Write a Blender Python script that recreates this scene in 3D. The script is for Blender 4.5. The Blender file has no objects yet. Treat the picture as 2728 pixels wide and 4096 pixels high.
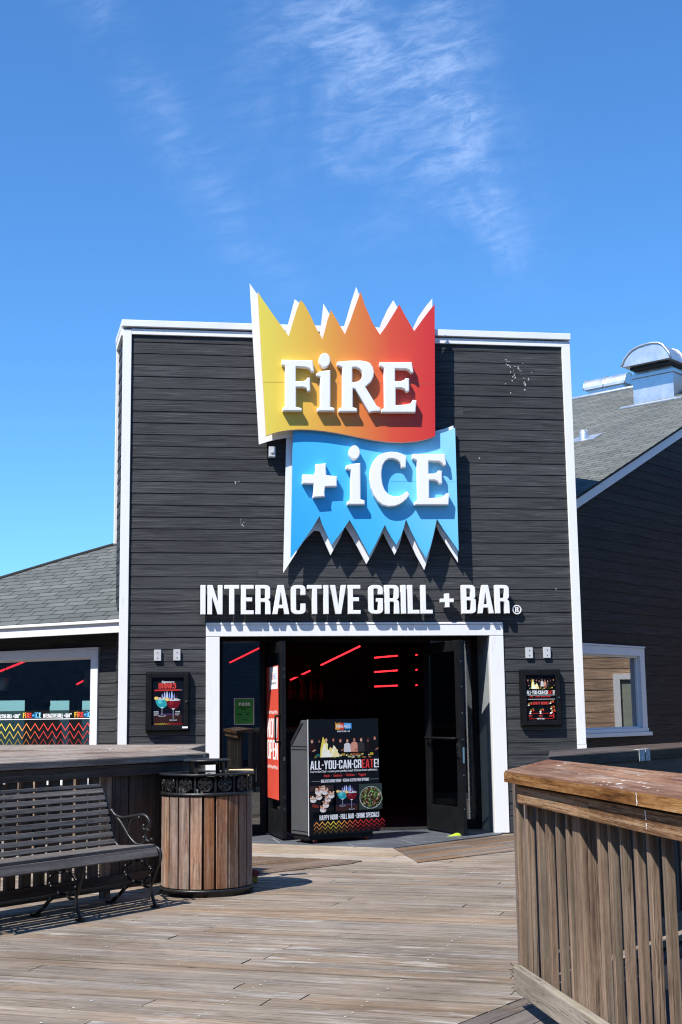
import bpy, bmesh, math, random
from mathutils import Vector, Matrix
random.seed(7)
sc = bpy.context.scene
col = sc.collection
# ------------------------------------------------------------------ camera, sky, sun, exposure
EYE = Vector((0.0, 0.0, 1.25))
F_PX, W_PX, H_PX = 5200.0, 2728.0, 4096.0
def _cam_axes():
    h, t = 810.0, 0.01314
    vph = Vector((34776.0, h - t * 34776.0, F_PX)).normalized()
    r = math.atan(t); D = F_PX * F_PX / h
    up = Vector((-math.sin(r) * D, -math.cos(r) * D, F_PX)).normalized()
    vx = (vph - up * vph.dot(up)).normalized()
    vy = up.cross(vx)
    if vy.z < 0: vy = -vy
    return vx, vy, up
AX, AY, AZ = _cam_axes()                     # world axes in lens coordinates (x right, y down, z forward)
def c2w(v): return Vector((AX.dot(v), AY.dot(v), AZ.dot(v)))
cam_d = bpy.data.cameras.new("camera"); cam = bpy.data.objects.new("camera", cam_d); col.objects.link(cam)
cx, cy, cz = c2w(Vector((1, 0, 0))), c2w(Vector((0, -1, 0))), c2w(Vector((0, 0, -1)))
M = Matrix((cx, cy, cz)).transposed().to_4x4(); M.translation = EYE
cam.matrix_world = M
cam_d.sensor_fit = 'VERTICAL'; cam_d.sensor_height = 36.0; cam_d.sensor_width = 24.0
cam_d.lens = 36.0 * F_PX / H_PX
cam_d.clip_start = 0.05; cam_d.clip_end = 9000
sc.camera = cam
def ray(u, v): return c2w(Vector((u - W_PX / 2, v - H_PX / 2, F_PX)))
def on_y(u, v, Y): d = ray(u, v); return EYE + d * (Y / d.y)
def on_z(u, v, Z): d = ray(u, v); return EYE + d * ((Z - EYE.z) / d.z)
def on_pl(u, v, p, n): d = ray(u, v); return EYE + d * ((p - EYE).dot(n) / d.dot(n))

SUN_L = Vector((0.56, 0.50, -1.0)).normalized()
elev = math.asin(-SUN_L.z); azim = math.atan2(-SUN_L.x, -SUN_L.y)
sd = bpy.data.lights.new("sun", 'SUN'); so = bpy.data.objects.new("sun", sd); col.objects.link(so)
sd.energy = 5.0; sd.angle = math.radians(0.5); sd.color = (1.0, 0.955, 0.89)
so.rotation_euler = SUN_L.to_track_quat('-Z', 'Y').to_euler(); so.location = (-20, -20, 40)
sc.cycles.use_denoising = True; sc.cycles.filter_width = 1.15; sc.cycles.sample_clamp_indirect = 4.0
sc.view_settings.view_transform = 'Standard'; sc.view_settings.look = 'None'
sc.view_settings.exposure = 0.62; sc.view_settings.gamma = 1.0; sc.view_settings.use_curve_mapping = False

class NT:
    """tiny node-tree helper"""
    def __init__(s, tree): s.t = tree; tree.nodes.clear()
    def n(s, typ, **k):
        nd = s.t.nodes.new(typ)
        for a, v in k.items(): setattr(nd, a, v)
        return nd
    def l(s, a, b): s.t.links.new(a, b)
    def put(s, sock, v):
        if isinstance(v, bpy.types.NodeSocket): s.l(v, sock)
        elif v is not None: sock.default_value = v
    def math(s, op, a, b=None, c=None, clamp=False):
        nd = s.n('ShaderNodeMath', operation=op); nd.use_clamp = clamp
        s.put(nd.inputs[0], a); s.put(nd.inputs[1], b); s.put(nd.inputs[2], c); return nd.outputs[0]
    def mix(s, f, a, b, mode='MIX'):
        nd = s.n('ShaderNodeMix', data_type='RGBA', blend_type=mode)
        s.put(nd.inputs[0], f); s.put(nd.inputs[6], a); s.put(nd.inputs[7], b); return nd.outputs[2]
    def ramp(s, f, stops, interp='LINEAR'):
        nd = s.n('ShaderNodeValToRGB'); cr = nd.color_ramp; cr.interpolation = interp
        while len(cr.elements) < len(stops): cr.elements.new(0.5)
        for e, (p, c) in zip(cr.elements, stops): e.position = p; e.color = (*c, 1) if len(c) == 3 else c
        s.put(nd.inputs[0], f); return nd.outputs[0]
    def noise(s, vec, scale, detail=4, rough=0.55, dist=0.0, out=0):
        nd = s.n('ShaderNodeTexNoise'); s.put(nd.inputs['Vector'], vec)
        nd.inputs['Scale'].default_value = scale; nd.inputs['Detail'].default_value = detail
        nd.inputs['Roughness'].default_value = rough; nd.inputs['Distortion'].default_value = dist
        return nd.outputs[out]
    def mapping(s, vec, sc_=(1, 1, 1), loc=(0, 0, 0)):
        nd = s.n('ShaderNodeMapping'); s.put(nd.inputs[0], vec)
        nd.inputs['Scale'].default_value = sc_; nd.inputs['Location'].default_value = loc; return nd.outputs[0]

w = bpy.data.worlds.new("World"); sc.world = w; w.use_nodes = True
N = NT(w.node_tree)
sky = N.n('ShaderNodeTexSky', sky_type='NISHITA'); sky.sun_disc = False
sky.sun_elevation = elev; sky.sun_rotation = azim; sky.altitude = 0; sky.air_density = 1.0; sky.dust_density = 0.3; sky.ozone_density = 3.0
tc = N.n('ShaderNodeTexCoord'); sx = N.n('ShaderNodeSeparateXYZ'); N.l(tc.outputs['Generated'], sx.inputs[0])
X, Yd, Z = sx.outputs
Yc = N.math('MAXIMUM', Yd, 0.02)
a_ = N.math('DIVIDE', X, Yc); e_ = N.math('DIVIDE', Z, Yc)            # horizontal and vertical tangents of the view direction
cmb = N.n('ShaderNodeCombineXYZ'); N.l(a_, cmb.inputs[0]); N.l(e_, cmb.inputs[1])
P2 = cmb.outputs[0]
def band(c0, c1, wid):                       # soft streak along a = c0 + c1*e
    q = N.math('DIVIDE', N.math('SUBTRACT', a_, N.math('ADD', N.math('MULTIPLY', e_, c1), c0)), wid)
    return N.math('POWER', 2.718, N.math('MULTIPLY', N.math('MULTIPLY', q, q), -1.0))
def sm(v, lo, hi):
    nd = N.n('ShaderNodeMapRange', interpolation_type='SMOOTHSTEP'); N.put(nd.inputs[0], v)
    nd.inputs[1].default_value = lo; nd.inputs[2].default_value = hi; return nd.outputs[0]
e2_ = N.math('MULTIPLY_ADD', a_, -0.30, e_); c2_ = N.n('ShaderNodeCombineXYZ'); N.l(a_, c2_.inputs[0]); N.l(e2_, c2_.inputs[1]); P3_ = c2_.outputs[0]
big = N.noise(N.mapping(P2, (9, 8, 1), (3.4, 1.2, 0)), 1.0, 4, 0.55, 0.8)
rip = N.noise(N.mapping(P3_, (24, 66, 1), (0.3, 0.9, 0)), 1.0, 8, 0.70, 0.5)
b1 = N.math('MULTIPLY', band(0.238, -0.11, 0.085), sm(e_, 0.33, 0.50))
b2 = N.math('MULTIPLY', N.math('MULTIPLY', band(0.319, -0.643, 0.026), sm(e_, 0.31, 0.37)), 0.42)
b3 = N.math('MULTIPLY', N.math('MULTIPLY', band(0.36, -0.21, 0.034), sm(e_, 0.31, 0.38)), 0.75)
m_ = N.math('ADD', N.math('ADD', b1, b2), b3, clamp=True)
cl = N.math('MULTIPLY', m_, N.math('MULTIPLY', sm(big, 0.28, 0.70), N.math('MULTIPLY_ADD', sm(rip, 0.34, 0.70), 0.85, 0.15)))
cl = N.math('MULTIPLY', cl, 0.36, clamp=True)
cl = N.math('MULTIPLY', cl, sm(Yd, 0.2, 0.5))
skyc = N.mix(1.0, sky.outputs[0], (0.63, 1.17, 1.64, 1), 'MULTIPLY')
cc = N.mix(cl, skyc, (6.6, 8.2, 11.5, 1))
bg = N.n('ShaderNodeBackground'); N.l(cc, bg.inputs[0]); bg.inputs[1].default_value = 0.086
wo = N.n('ShaderNodeOutputWorld'); N.l(bg.outputs[0], wo.inputs[0])

# ------------------------------------------------------------------ materials
def lin(c):
    if isinstance(c, str):
        c = c.lstrip('#'); c = [int(c[i:i + 2], 16) / 255 for i in (0, 2, 4)]
    return tuple(x / 12.92 if x <= 0.04045 else ((x + 0.055) / 1.055) ** 2.4 for x in c)
def mat_base(name):
    m = bpy.data.materials.new(name); m.use_nodes = True
    T = NT(m.node_tree); b = T.n('ShaderNodeBsdfPrincipled'); o = T.n('ShaderNodeOutputMaterial'); T.l(b.outputs[0], o.inputs[0])
    return m, T, b
def bump(T, b, h, s, d=0.01):
    nd = T.n('ShaderNodeBump'); nd.inputs['Strength'].default_value = s; nd.inputs['Distance'].default_value = d
    T.put(nd.inputs['Height'], h); T.l(nd.outputs[0], b.inputs['Normal'])
def simple(name, c, rough=0.5, metal=0.0, spec=0.5, var=0.12, nscale=9.0, bumps=0.0, em=None):
    m, T, b = mat_base(name)
    g = T.n('ShaderNodeNewGeometry').outputs['Position']
    nz = T.noise(g, nscale, 5, 0.6)
    cA = tuple(max(0, x * (1 - var)) for x in c); cB = tuple(x * (1 + var) for x in c)
    T.l(T.ramp(nz, [(0.3, cA), (0.7, cB)]), b.inputs['Base Color'])
    b.inputs['Metallic'].default_value = metal; b.inputs['Specular IOR Level'].default_value = spec
    rr = T.math('MULTIPLY_ADD', nz, 0.25, rough - 0.12, clamp=True); T.l(rr, b.inputs['Roughness'])
    if bumps: bump(T, b, T.noise(g, nscale * 9, 4), bumps, 0.004)
    if em: b.inputs['Emission Color'].default_value = (*em[0], 1); b.inputs['Emission Strength'].default_value = em[1]
    return m
def wood(name, stops, su=1.6, sv=34.0, rough=0.75, bmp=0.5, var=0.35, alt=None, speck=0.0, knots=True, blotch=0.5, contrast=(0.30, 0.70), spec=0.25, satv=0.35, worn=0.0):
    """weathered timber: grain runs along U; every board is an island with its own shade"""
    m, T, b = mat_base(name)
    uv = T.n('ShaderNodeUVMap').outputs[0]
    isl = T.n('ShaderNodeNewGeometry').outputs['Random Per Island']
    off = T.n('ShaderNodeCombineXYZ'); T.l(T.math('MULTIPLY', isl, 37.0), off.inputs[0]); T.l(T.math('MULTIPLY', isl, 91.0), off.inputs[1]); T.l(T.math('MULTIPLY', isl, 53.0), off.inputs[2])
    va = T.n('ShaderNodeVectorMath', operation='ADD'); T.l(uv, va.inputs[0]); T.l(off.outputs[0], va.inputs[1]); uvo = va.outputs[0]
    warp = T.noise(T.mapping(uvo, (1.6, 4, 1)), 1.0, 2, 0.5, out=1)
    wv = T.n('ShaderNodeVectorMath', operation='MULTIPLY_ADD'); T.l(warp, wv.inputs[0]); wv.inputs[1].default_value = (0.05, 0.016, 0); T.l(uvo, wv.inputs[2])
    g1 = T.noise(T.mapping(wv.outputs[0], (su, sv, 1)), 1.0, 9, 0.70, 0.15)
    g2 = T.noise(T.mapping(wv.outputs[0], (su * 5, sv * 4.2, 1)), 1.0, 5, 0.7)
    g3 = T.noise(T.mapping(wv.outputs[0], (22, 60, 1)), 1.0, 4, 0.7)
    g = T.math('ADD', T.math('ADD', T.math('MULTIPLY', g1, 0.58), T.math('MULTIPLY', g2, 0.27)), T.math('MULTIPLY', g3, 0.15))
    c = T.ramp(g, [(contrast[0] + (contrast[1] - contrast[0]) * p, cc_) for p, cc_ in stops])
    cn = T.noise(T.mapping(wv.outputs[0], (su * 0.9, sv * 0.8, 1)), 1.0, 3, 0.6)          # drying cracks along the grain
    ck = T.math('SUBTRACT', 1.0, sm_(T, T.math('ABSOLUTE', T.math('SUBTRACT', cn, 0.5)), 0.0, 0.022))
    ck = T.math('MULTIPLY', ck, sm_(T, T.noise(T.mapping(uvo, (0.9, 7, 1)), 1.0, 2), 0.42, 0.62))
    c = T.mix(T.math('MULTIPLY', ck, 0.7), c, T.mix(1.0, c, (0.22, 0.19, 0.17, 1), 'MULTIPLY'))
    g = T.math('SUBTRACT', g, T.math('MULTIPLY', ck, 0.35))
    pos = T.n('ShaderNodeNewGeometry').outputs['Position']
    wx = T.noise(pos, 1.1, 5, 0.62)
    c = T.mix(1.0, c, T.ramp(wx, [(0.32, (0.74, 0.72, 0.70)), (0.52, (1.0, 1.0, 1.0)), (0.72, (1.16, 1.15, 1.13))]), 'MULTIPLY')
    bl = T.noise(T.mapping(uvo, (1.1, 3.2, 1)), 1.0, 4, 0.6)
    if alt is not None:
        c = T.mix(T.math('MULTIPLY', sm_(T, bl, 0.42, 0.68), blotch), c, T.mix(1.0, c, (*alt, 1), 'MULTIPLY'))
    if knots:
        vo = T.n('ShaderNodeTexVoronoi'); T.l(T.mapping(uvo, (1.7, 5.0, 1)), vo.inputs['Vector']); vo.inputs['Scale'].default_value = 1.0
        kn = T.math('SUBTRACT', 1.0, sm_(T, vo.outputs['Distance'], 0.03, 0.12))
        c = T.mix(T.math('MULTIPLY', kn, 0.65), c, T.mix(1.0, c, (0.45, 0.36, 0.28, 1), 'MULTIPLY'))
    hv = T.n('ShaderNodeHueSaturation'); T.l(c, hv.inputs['Color'])
    T.l(T.math('MULTIPLY_ADD', isl, var * 2, 1.0 - var), hv.inputs['Value'])
    isl2 = T.math('FRACT', T.math('MULTIPLY', isl, 17.3)); T.l(T.math('MULTIPLY_ADD', isl2, satv * 2, 1.0 - satv), hv.inputs['Saturation'])
    c = hv.outputs[0]
    if worn:
        wn = T.noise(T.mapping(uvo, (2.4, 16, 1)), 1.0, 6, 0.68); wm = T.noise(pos, 0.8, 3)
        wf = T.math('MULTIPLY', sm_(T, wn, 0.53, 0.64), sm_(T, wm, 0.38, 0.62))
        c = T.mix(T.math('MULTIPLY', wf, worn), c, (0.46, 0.435, 0.40, 1))
        dk = sm_(T, T.noise(T.mapping(uvo, (1.0, 9, 1), (7, 3, 0)), 1.0, 5, 0.65), 0.56, 0.70)
        c = T.mix(T.math('MULTIPLY', dk, worn), c, T.mix(1.0, c, (0.50, 0.46, 0.44, 1), 'MULTIPLY'))
    if speck:
        vo = T.n('ShaderNodeTexVoronoi'); T.l(T.mapping(uv, (14, 22, 1)), vo.inputs['Vector']); vo.inputs['Scale'].default_value = 1.0
        dens = T.noise(uv, 4.0, 3)
        lim = T.math('MULTIPLY', T.math('SUBTRACT', dens, 0.45), 0.9 * speck)
        f = T.math('LESS_THAN', vo.outputs['Distance'], lim)
        c = T.mix(T.math('MULTIPLY', f, 0.75), c, (0.62, 0.60, 0.56, 1))
    T.l(c, b.inputs['Base Color']); b.inputs['Roughness'].default_value = rough; b.inputs['Specular IOR Level'].default_value = spec
    bump(T, b, g, bmp, 0.006)
    return m
def sm_(T, v, lo, hi):
    nd = T.n('ShaderNodeMapRange', interpolation_type='SMOOTHSTEP'); T.put(nd.inputs[0], v)
    nd.inputs[1].default_value = lo; nd.inputs[2].default_value = hi; return nd.outputs[0]

M_ = {}
def siding_mat(name, base):
    """painted rough-sawn lap boards with raised cedar grain"""
    m, T, b = mat_base(name)
    uv = T.n('ShaderNodeUVMap').outputs[0]; isl = T.n('ShaderNodeNewGeometry').outputs['Random Per Island']
    off = T.n('ShaderNodeCombineXYZ'); T.l(T.math('MULTIPLY', isl, 71.0), off.inputs[0]); T.l(T.math('MULTIPLY', isl, 43.0), off.inputs[1])
    va = T.n('ShaderNodeVectorMath', operation='ADD'); T.l(uv, va.inputs[0]); T.l(off.outputs[0], va.inputs[1]); uvo = va.outputs[0]
    warp = T.noise(T.mapping(uvo, (2.2, 6, 1)), 1.0, 2, 0.5, out=1)
    wv = T.n('ShaderNodeVectorMath', operation='MULTIPLY_ADD'); T.l(warp, wv.inputs[0]); wv.inputs[1].default_value = (0.14, 0.030, 0); T.l(uvo, wv.inputs[2])
    g1 = T.noise(T.mapping(wv.outputs[0], (2.0, 80, 1)), 1.0, 7, 0.70, 0.3)
    patch = sm_(T, T.noise(T.mapping(uvo, (1.3, 4, 1)), 1.0, 3), 0.35, 0.65)
    h = T.math('MULTIPLY', g1, T.math('MULTIPLY_ADD', patch, 0.85, 0.25))
    geo = T.n('ShaderNodeNewGeometry').outputs['Position']
    fade = T.noise(geo, 0.9, 4, 0.6)
    c = T.ramp(T.math('MULTIPLY_ADD', T.math('SUBTRACT', g1, 0.5), T.math('MULTIPLY_ADD', patch, 0.9, 0.5), 0.5), [(0.38, tuple(x * 0.55 for x in base)), (0.5, base), (0.66, tuple(x * 1.75 for x in base))])
    hv = T.n('ShaderNodeHueSaturation'); T.l(c, hv.inputs['Color'])
    T.l(T.math('MULTIPLY', T.math('MULTIPLY_ADD', isl, 0.3, 0.86), T.math('MULTIPLY_ADD', fade, 0.6, 0.7)), hv.inputs['Value'])
    vo = T.n('ShaderNodeTexVoronoi'); T.l(geo, vo.inputs['Vector']); vo.inputs['Scale'].default_value = 3.3
    dn = T.noise(geo, 1.7, 3); f = T.math('LESS_THAN', vo.outputs['Distance'], T.math('MULTIPLY', T.math('SUBTRACT', dn, 0.60), 0.55))
    brk = T.math('GREATER_THAN', T.noise(geo, 55, 4), 0.54)
    c = T.mix(T.math('MULTIPLY', T.math('MULTIPLY', f, brk), 0.7), hv.outputs[0], (0.45, 0.45, 0.44, 1))
    T.l(c, b.inputs['Base Color']); b.inputs['Roughness'].default_value = 0.66; b.inputs['Specular IOR Level'].default_value = 0.18
    bump(T, b, h, 0.7, 0.008)
    return m
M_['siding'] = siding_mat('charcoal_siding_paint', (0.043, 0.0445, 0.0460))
M_['siding_shade'] = siding_mat('shaded_siding_paint', (0.026, 0.025, 0.0255))  # same charcoal siding, darkened in colour for the walls in shade
M_['shop_siding'] = siding_mat('shop_siding_paint', (0.13, 0.14, 0.15))
M_['tan_siding'] = siding_mat('tan_siding_paint', (0.36, 0.245, 0.165))
def painted(name, base):
    m, T, b = mat_base(name); p = T.n('ShaderNodeNewGeometry').outputs['Position']
    n1 = T.noise(p, 3.0, 5, 0.6); st = T.noise(T.mapping(p, (26, 26, 2.2)), 1.0, 5, 0.65)
    c = T.mix(T.math('MULTIPLY', sm_(T, st, 0.55, 0.78), T.math('MULTIPLY_ADD', n1, 0.5, 0.12)), (*base, 1), (base[0] * .62, base[1] * .59, base[2] * .54, 1))
    chip = T.math('GREATER_THAN', T.noise(p, 38, 4, 0.7), 0.735); c = T.mix(T.math('MULTIPLY', chip, 0.6), c, (0.22, 0.19, 0.16, 1))
    T.l(c, b.inputs['Base Color']); b.inputs['Roughness'].default_value = 0.55; bump(T, b, T.noise(p, 45, 4), 0.14, 0.004); return m
M_['white'] = painted('white_paint', (0.77, 0.77, 0.76))
M_['letter'] = simple('letter_white', (0.80, 0.80, 0.79), 0.42, var=0.03, nscale=3)
M_['metalcap'] = simple('coping_paint', (0.74, 0.75, 0.76), 0.4, var=0.05, nscale=3)
M_['greytrim'] = simple('grey_reveal_paint', (0.30, 0.33, 0.34), 0.5, var=0.12)
M_['seam'] = simple('panel_joint', (0.30, 0.16, 0.06), 0.6)
M_['black'] = simple('black_satin_paint', (0.0075, 0.008, 0.0092), 0.5, var=0.25, spec=0.14)
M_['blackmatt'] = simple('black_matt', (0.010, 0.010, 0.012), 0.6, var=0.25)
M_['iron'] = simple('black_cast_iron', (0.016, 0.016, 0.017), 0.36, metal=0.25, var=0.35, nscale=30, bumps=0.25)
M_['nailhead'] = simple('worn_nail_heads', (0.62, 0.61, 0.58), 0.5, var=.3)
M_['steel'] = simple('brushed_steel', (0.55, 0.55, 0.55), 0.28, metal=1.0, var=0.1)
M_['galv'] = simple('galvanised_sheet', (0.60, 0.63, 0.66), 0.36, metal=0.75, var=0.12, nscale=7)
M_['plate'] = simple('grey_plate', (0.50, 0.51, 0.51), 0.45, var=0.04)
M_['podium'] = simple('grey_laminate', (0.062, 0.064, 0.068), 0.45, var=0.06)
M_['rubber'] = simple('red_rubber', (0.25, 0.02, 0.015), 0.6)
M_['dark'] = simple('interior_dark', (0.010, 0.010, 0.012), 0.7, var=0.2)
M_['room'] = simple('room_paint', (0.22, 0.23, 0.25), 0.7, var=0.2)
M_['bar'] = simple('interior_navy', (0.010, 0.012, 0.05), 0.5)
M_['cloth'] = simple('dark_cloth', (0.012, 0.013, 0.016), 0.85)
M_['skin'] = simple('skin_tone', (0.25, 0.13, 0.09), 0.6)
M_['hair'] = simple('dark_cap', (0.010, 0.010, 0.012), 0.8)
M_['lampshade'] = simple('grey_lamp_shade', (0.35, 0.37, 0.38), 0.5, var=0.05)
M_['bottle'] = simple('dark_bottle_glass', (0.03, 0.035, 0.03), 0.08, var=0.1, spec=0.8)
M_['copper'] = simple('amber_glass', (0.16, 0.06, 0.02), 0.1, spec=0.8)
M_['yellow'] = simple('yellow_plastic', (0.42, 0.30, 0.02), 0.5)
M_['cream'] = simple('cream_plastic', (0.70, 0.52, 0.28), 0.5)
M_['lime'] = simple('lime_plastic', (0.42, 0.55, 0.04), 0.45)
M_['red'] = simple('led_red_glow', (0.6, 0.02, 0.02), 0.4, em=((1.0, 0.020, 0.030), 2.2))
M_['pink'] = simple('sign_return_pink', (0.75, 0.42, 0.38), 0.45, var=0.04)
M_['blueret'] = simple('sign_return_blue', (0.10, 0.42, 0.75), 0.45, var=0.04)
M_['eavewhite'] = painted('eave_paint', (0.66, 0.67, 0.68))
M_['deck'] = wood('weathered_deck_boards', [(0.0, (0.074, 0.058, 0.045)), (0.35, (0.168, 0.137, 0.108)), (0.6, (0.230, 0.193, 0.156)), (1.0, (0.385, 0.34, 0.285))], 1.1, 30, 0.8, 0.55, 0.12, alt=(1.16, 0.98, 0.84), knots=True, blotch=0.55, satv=0.2, worn=0.55)
M_['deckpale'] = wood('pale_ramp_boards', [(0.0, (0.20, 0.15, 0.11)), (0.4, (0.29, 0.235, 0.18)), (1.0, (0.42, 0.36, 0.29))], 1.3, 26, 0.8, 0.4, 0.14, alt=(1.1, 0.95, 0.8))
M_['deckdark'] = wood('brown_ramp_boards', [(0.0, (0.075, 0.052, 0.038)), (0.4, (0.135, 0.098, 0.072)), (1.0, (0.215, 0.165, 0.125))], 1.3, 28, 0.8, 0.4, 0.22, alt=(1.12, 0.92, 0.78))
M_['deckgrey'] = wood('grey_deck_boards', [(0.0, (0.075, 0.062, 0.054)), (0.4, (0.135, 0.112, 0.096)), (1.0, (0.24, 0.205, 0.18))], 1.3, 28, 0.8, 0.4, 0.18)
M_['railcap'] = wood('rail_cap_timber', [(0.0, (0.075, 0.036, 0.024)), (0.4, (0.19, 0.102, 0.064)), (0.7, (0.30, 0.180, 0.115)), (1.0, (0.44, 0.32, 0.235))], 1.5, 38, 0.88, 0.7, 0.08, spec=0.08, alt=(0.55, 0.42, 0.42), speck=1.25, blotch=0.9, satv=.1, worn=.25)
M_['railgold'] = wood('golden_rail_timber', [(0.0, (0.075, 0.030, 0.010)), (0.35, (0.22, 0.105, 0.034)), (0.65, (0.34, 0.18, 0.068)), (1.0, (0.52, 0.34, 0.17))], 1.2, 26, 0.85, 0.7, 0.0, spec=0.08, alt=(0.62, 0.52, 0.46), blotch=.9, satv=0.0, contrast=(.39, .61))
M_['railface'] = wood('ribbed_rail_timber', [(0.0, (0.060, 0.026, 0.010)), (0.38, (0.19, 0.098, 0.046)), (0.6, (0.36, 0.225, 0.125)), (1.0, (0.52, 0.38, 0.25))], 1.0, 50, 0.85, 1.0, 0.05, spec=0.08, satv=0.05, contrast=(.36, .64))
M_['baluster'] = wood('baluster_timber', [(0.0, (0.055, 0.027, 0.012)), (0.4, (0.225, 0.126, 0.062)), (0.7, (0.335, 0.208, 0.114)), (1.0, (0.49, 0.365, 0.24))], 1.2, 46, 0.78, 0.8, 0.30, alt=(0.70, 0.84, 0.98), blotch=0.95, satv=.35, contrast=(.33, .67))
M_['bottomrail'] = wood('mossy_rail_timber', [(0.0, (0.14, 0.105, 0.075)), (0.4, (0.27, 0.215, 0.155)), (1.0, (0.42, 0.36, 0.29))], 1.6, 36, 0.8, 0.6, 0.05, alt=(0.72, 0.80, 0.42), blotch=0.7)
M_['railgrey'] = wood('grey_rail_timber', [(0.0, (0.075, 0.055, 0.042)), (0.4, (0.19, 0.145, 0.112)), (0.7, (0.33, 0.275, 0.225)), (1.0, (0.47, 0.42, 0.36))], 1.5, 36, 0.8, 0.6, 0.12, alt=(0.8, 0.6, 0.5), speck=0.8)
M_['raildark'] = wood('dark_rail_timber', [(0.0, (0.018, 0.012, 0.009)), (0.4, (0.058, 0.041, 0.030)), (1.0, (0.135, 0.10, 0.078))], 1.6, 36, 0.75, 0.6, 0.16)
M_['baldark'] = wood('dark_baluster_timber', [(0.0, (0.050, 0.036, 0.026)), (0.4, (0.115, 0.078, 0.055)), (1.0, (0.20, 0.145, 0.105))], 1.6, 36, 0.75, 0.5, 0.28)
M_['bench'] = wood('bench_slat_timber', [(0.0, (0.040, 0.031, 0.025)), (0.4, (0.098, 0.082, 0.070)), (0.7, (0.165, 0.145, 0.128)), (1.0, (0.34, 0.315, 0.29))], 1.6, 42, 0.62, 0.5, 0.20, spec=0.45)
M_['binwood'] = wood('bin_slat_timber', [(0.0, (0.075, 0.045, 0.032)), (0.3, (0.165, 0.108, 0.08)), (0.6, (0.255, 0.185, 0.145)), (1.0, (0.46, 0.41, 0.37))], 1.3, 30, 0.6, 0.4, 0.34, alt=(1.16, 0.80, 0.62), blotch=0.75, spec=0.4, contrast=(.36, .66), worn=.35)
M_['counter'] = wood('bar_top_timber', [(0.0, (0.08, 0.06, 0.045)), (1.0, (0.30, 0.24, 0.19))], 1.5, 24, 0.4, 0.2, 0.1)
def slate():
    m, T, b = mat_base('slate_tiles'); p = T.n('ShaderNodeNewGeometry').outputs['Position']
    n1 = T.noise(p, 2.2, 6, 0.65)
    T.l(T.ramp(n1, [(0.3, (0.048, 0.055, 0.064)), (0.7, (0.105, 0.115, 0.128))]), b.inputs['Base Color'])
    b.inputs['Roughness'].default_value = 0.6; bump(T, b, T.noise(p, 25, 5), 0.3, 0.004); return m
M_['slate'] = slate()
M_['grout'] = simple('grout', (0.32, 0.33, 0.34), 0.8)
def shingle(name, base):
    m, T, b = mat_base(name); uv = T.n('ShaderNodeUVMap').outputs[0]
    br = T.n('ShaderNodeTexBrick'); T.l(uv, br.inputs['Vector']); br.offset = 0.37; br.offset_frequency = 2
    br.inputs['Color1'].default_value = (*[x * 0.82 for x in base], 1); br.inputs['Color2'].default_value = (*[x * 1.18 for x in base], 1)
    br.inputs['Mortar'].default_value = (*[x * 0.22 for x in base], 1); br.inputs['Scale'].default_value = 1.0
    br.inputs['Mortar Size'].default_value = 0.0085; br.inputs['Mortar Smooth'].default_value = 0.1; br.inputs['Bias'].default_value = 0.0
    br.inputs['Brick Width'].default_value = 0.30; br.inputs['Row Height'].default_value = 0.118
    g = T.noise(uv, 160, 3, 0.7); pt = T.noise(uv, 1.3, 5, 0.6)
    c = T.mix(1.0, br.outputs[0], T.ramp(g, [(0.3, (0.75, 0.75, 0.75)), (0.7, (1.25, 1.25, 1.25))]), 'MULTIPLY')
    c = T.mix(1.0, c, T.ramp(pt, [(0.3, (0.78, 0.80, 0.80)), (0.7, (1.15, 1.13, 1.1))]), 'MULTIPLY')
    vo = T.n('ShaderNodeTexVoronoi'); T.l(T.mapping(uv, (3.1, 6.0, 1)), vo.inputs['Vector']); vo.inputs['Scale'].default_value = 1.0
    f = T.math('LESS_THAN', vo.outputs['Distance'], T.math('MULTIPLY', T.math('SUBTRACT', T.noise(uv, 2.3, 2), 0.52), 0.5))
    c = T.mix(T.math('MULTIPLY', f, 0.55), c, (0.55, 0.55, 0.52, 1))
    T.l(c, b.inputs['Base Color']); b.inputs['Roughness'].default_value = 0.85; b.inputs['Specular IOR Level'].default_value = 0.2
    bump(T, b, T.math('SUBTRACT', g, T.math('MULTIPLY', br.outputs['Fac'], 3.0)), 0.5, 0.006); return m
M_['shingle'] = shingle('green_grey_shingles', (0.124, 0.131, 0.124))
M_['shingle2'] = shingle('grey_shingles', (0.110, 0.119, 0.116))
def glass(name, tint, refl, gain=1.0):
    m = bpy.data.materials.new(name); m.use_nodes = True; T = NT(m.node_tree)
    tr = T.n('ShaderNodeBsdfTransparent'); tr.inputs[0].default_value = (*tint, 1)
    gl = T.n('ShaderNodeBsdfGlossy'); gl.inputs['Roughness'].default_value = 0.0; gl.inputs['Color'].default_value = (0.95, 0.97, 1, 1)
    ge = T.n('ShaderNodeNewGeometry'); dt = T.n('ShaderNodeVectorMath', operation='DOT_PRODUCT'); T.l(ge.outputs['Normal'], dt.inputs[0]); T.l(ge.outputs['Incoming'], dt.inputs[1])
    fr = T.math('MULTIPLY_ADD', T.math('POWER', T.math('SUBTRACT', 1.0, T.math('ABSOLUTE', dt.outputs['Value']), clamp=True), 5.0), 0.96, 0.04)
    f = T.math('MULTIPLY_ADD', fr, gain, refl, clamp=True)
    mx = T.n('ShaderNodeMixShader'); T.l(f, mx.inputs[0]); T.l(tr.outputs[0], mx.inputs[1]); T.l(gl.outputs[0], mx.inputs[2])
    o = T.n('ShaderNodeOutputMaterial'); T.l(mx.outputs[0], o.inputs[0]); return m
M_['glass'] = glass('window_glass', (0.80, 0.86, 0.86), 0.11, 1.1)
M_['caseglass'] = glass('poster_case_glass', (0.96, 0.97, 0.97), 0.0, 0.35)
M_['doorglass'] = glass('tinted_door_glass', (0.30, 0.32, 0.33), 0.14, 1.2)
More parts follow.
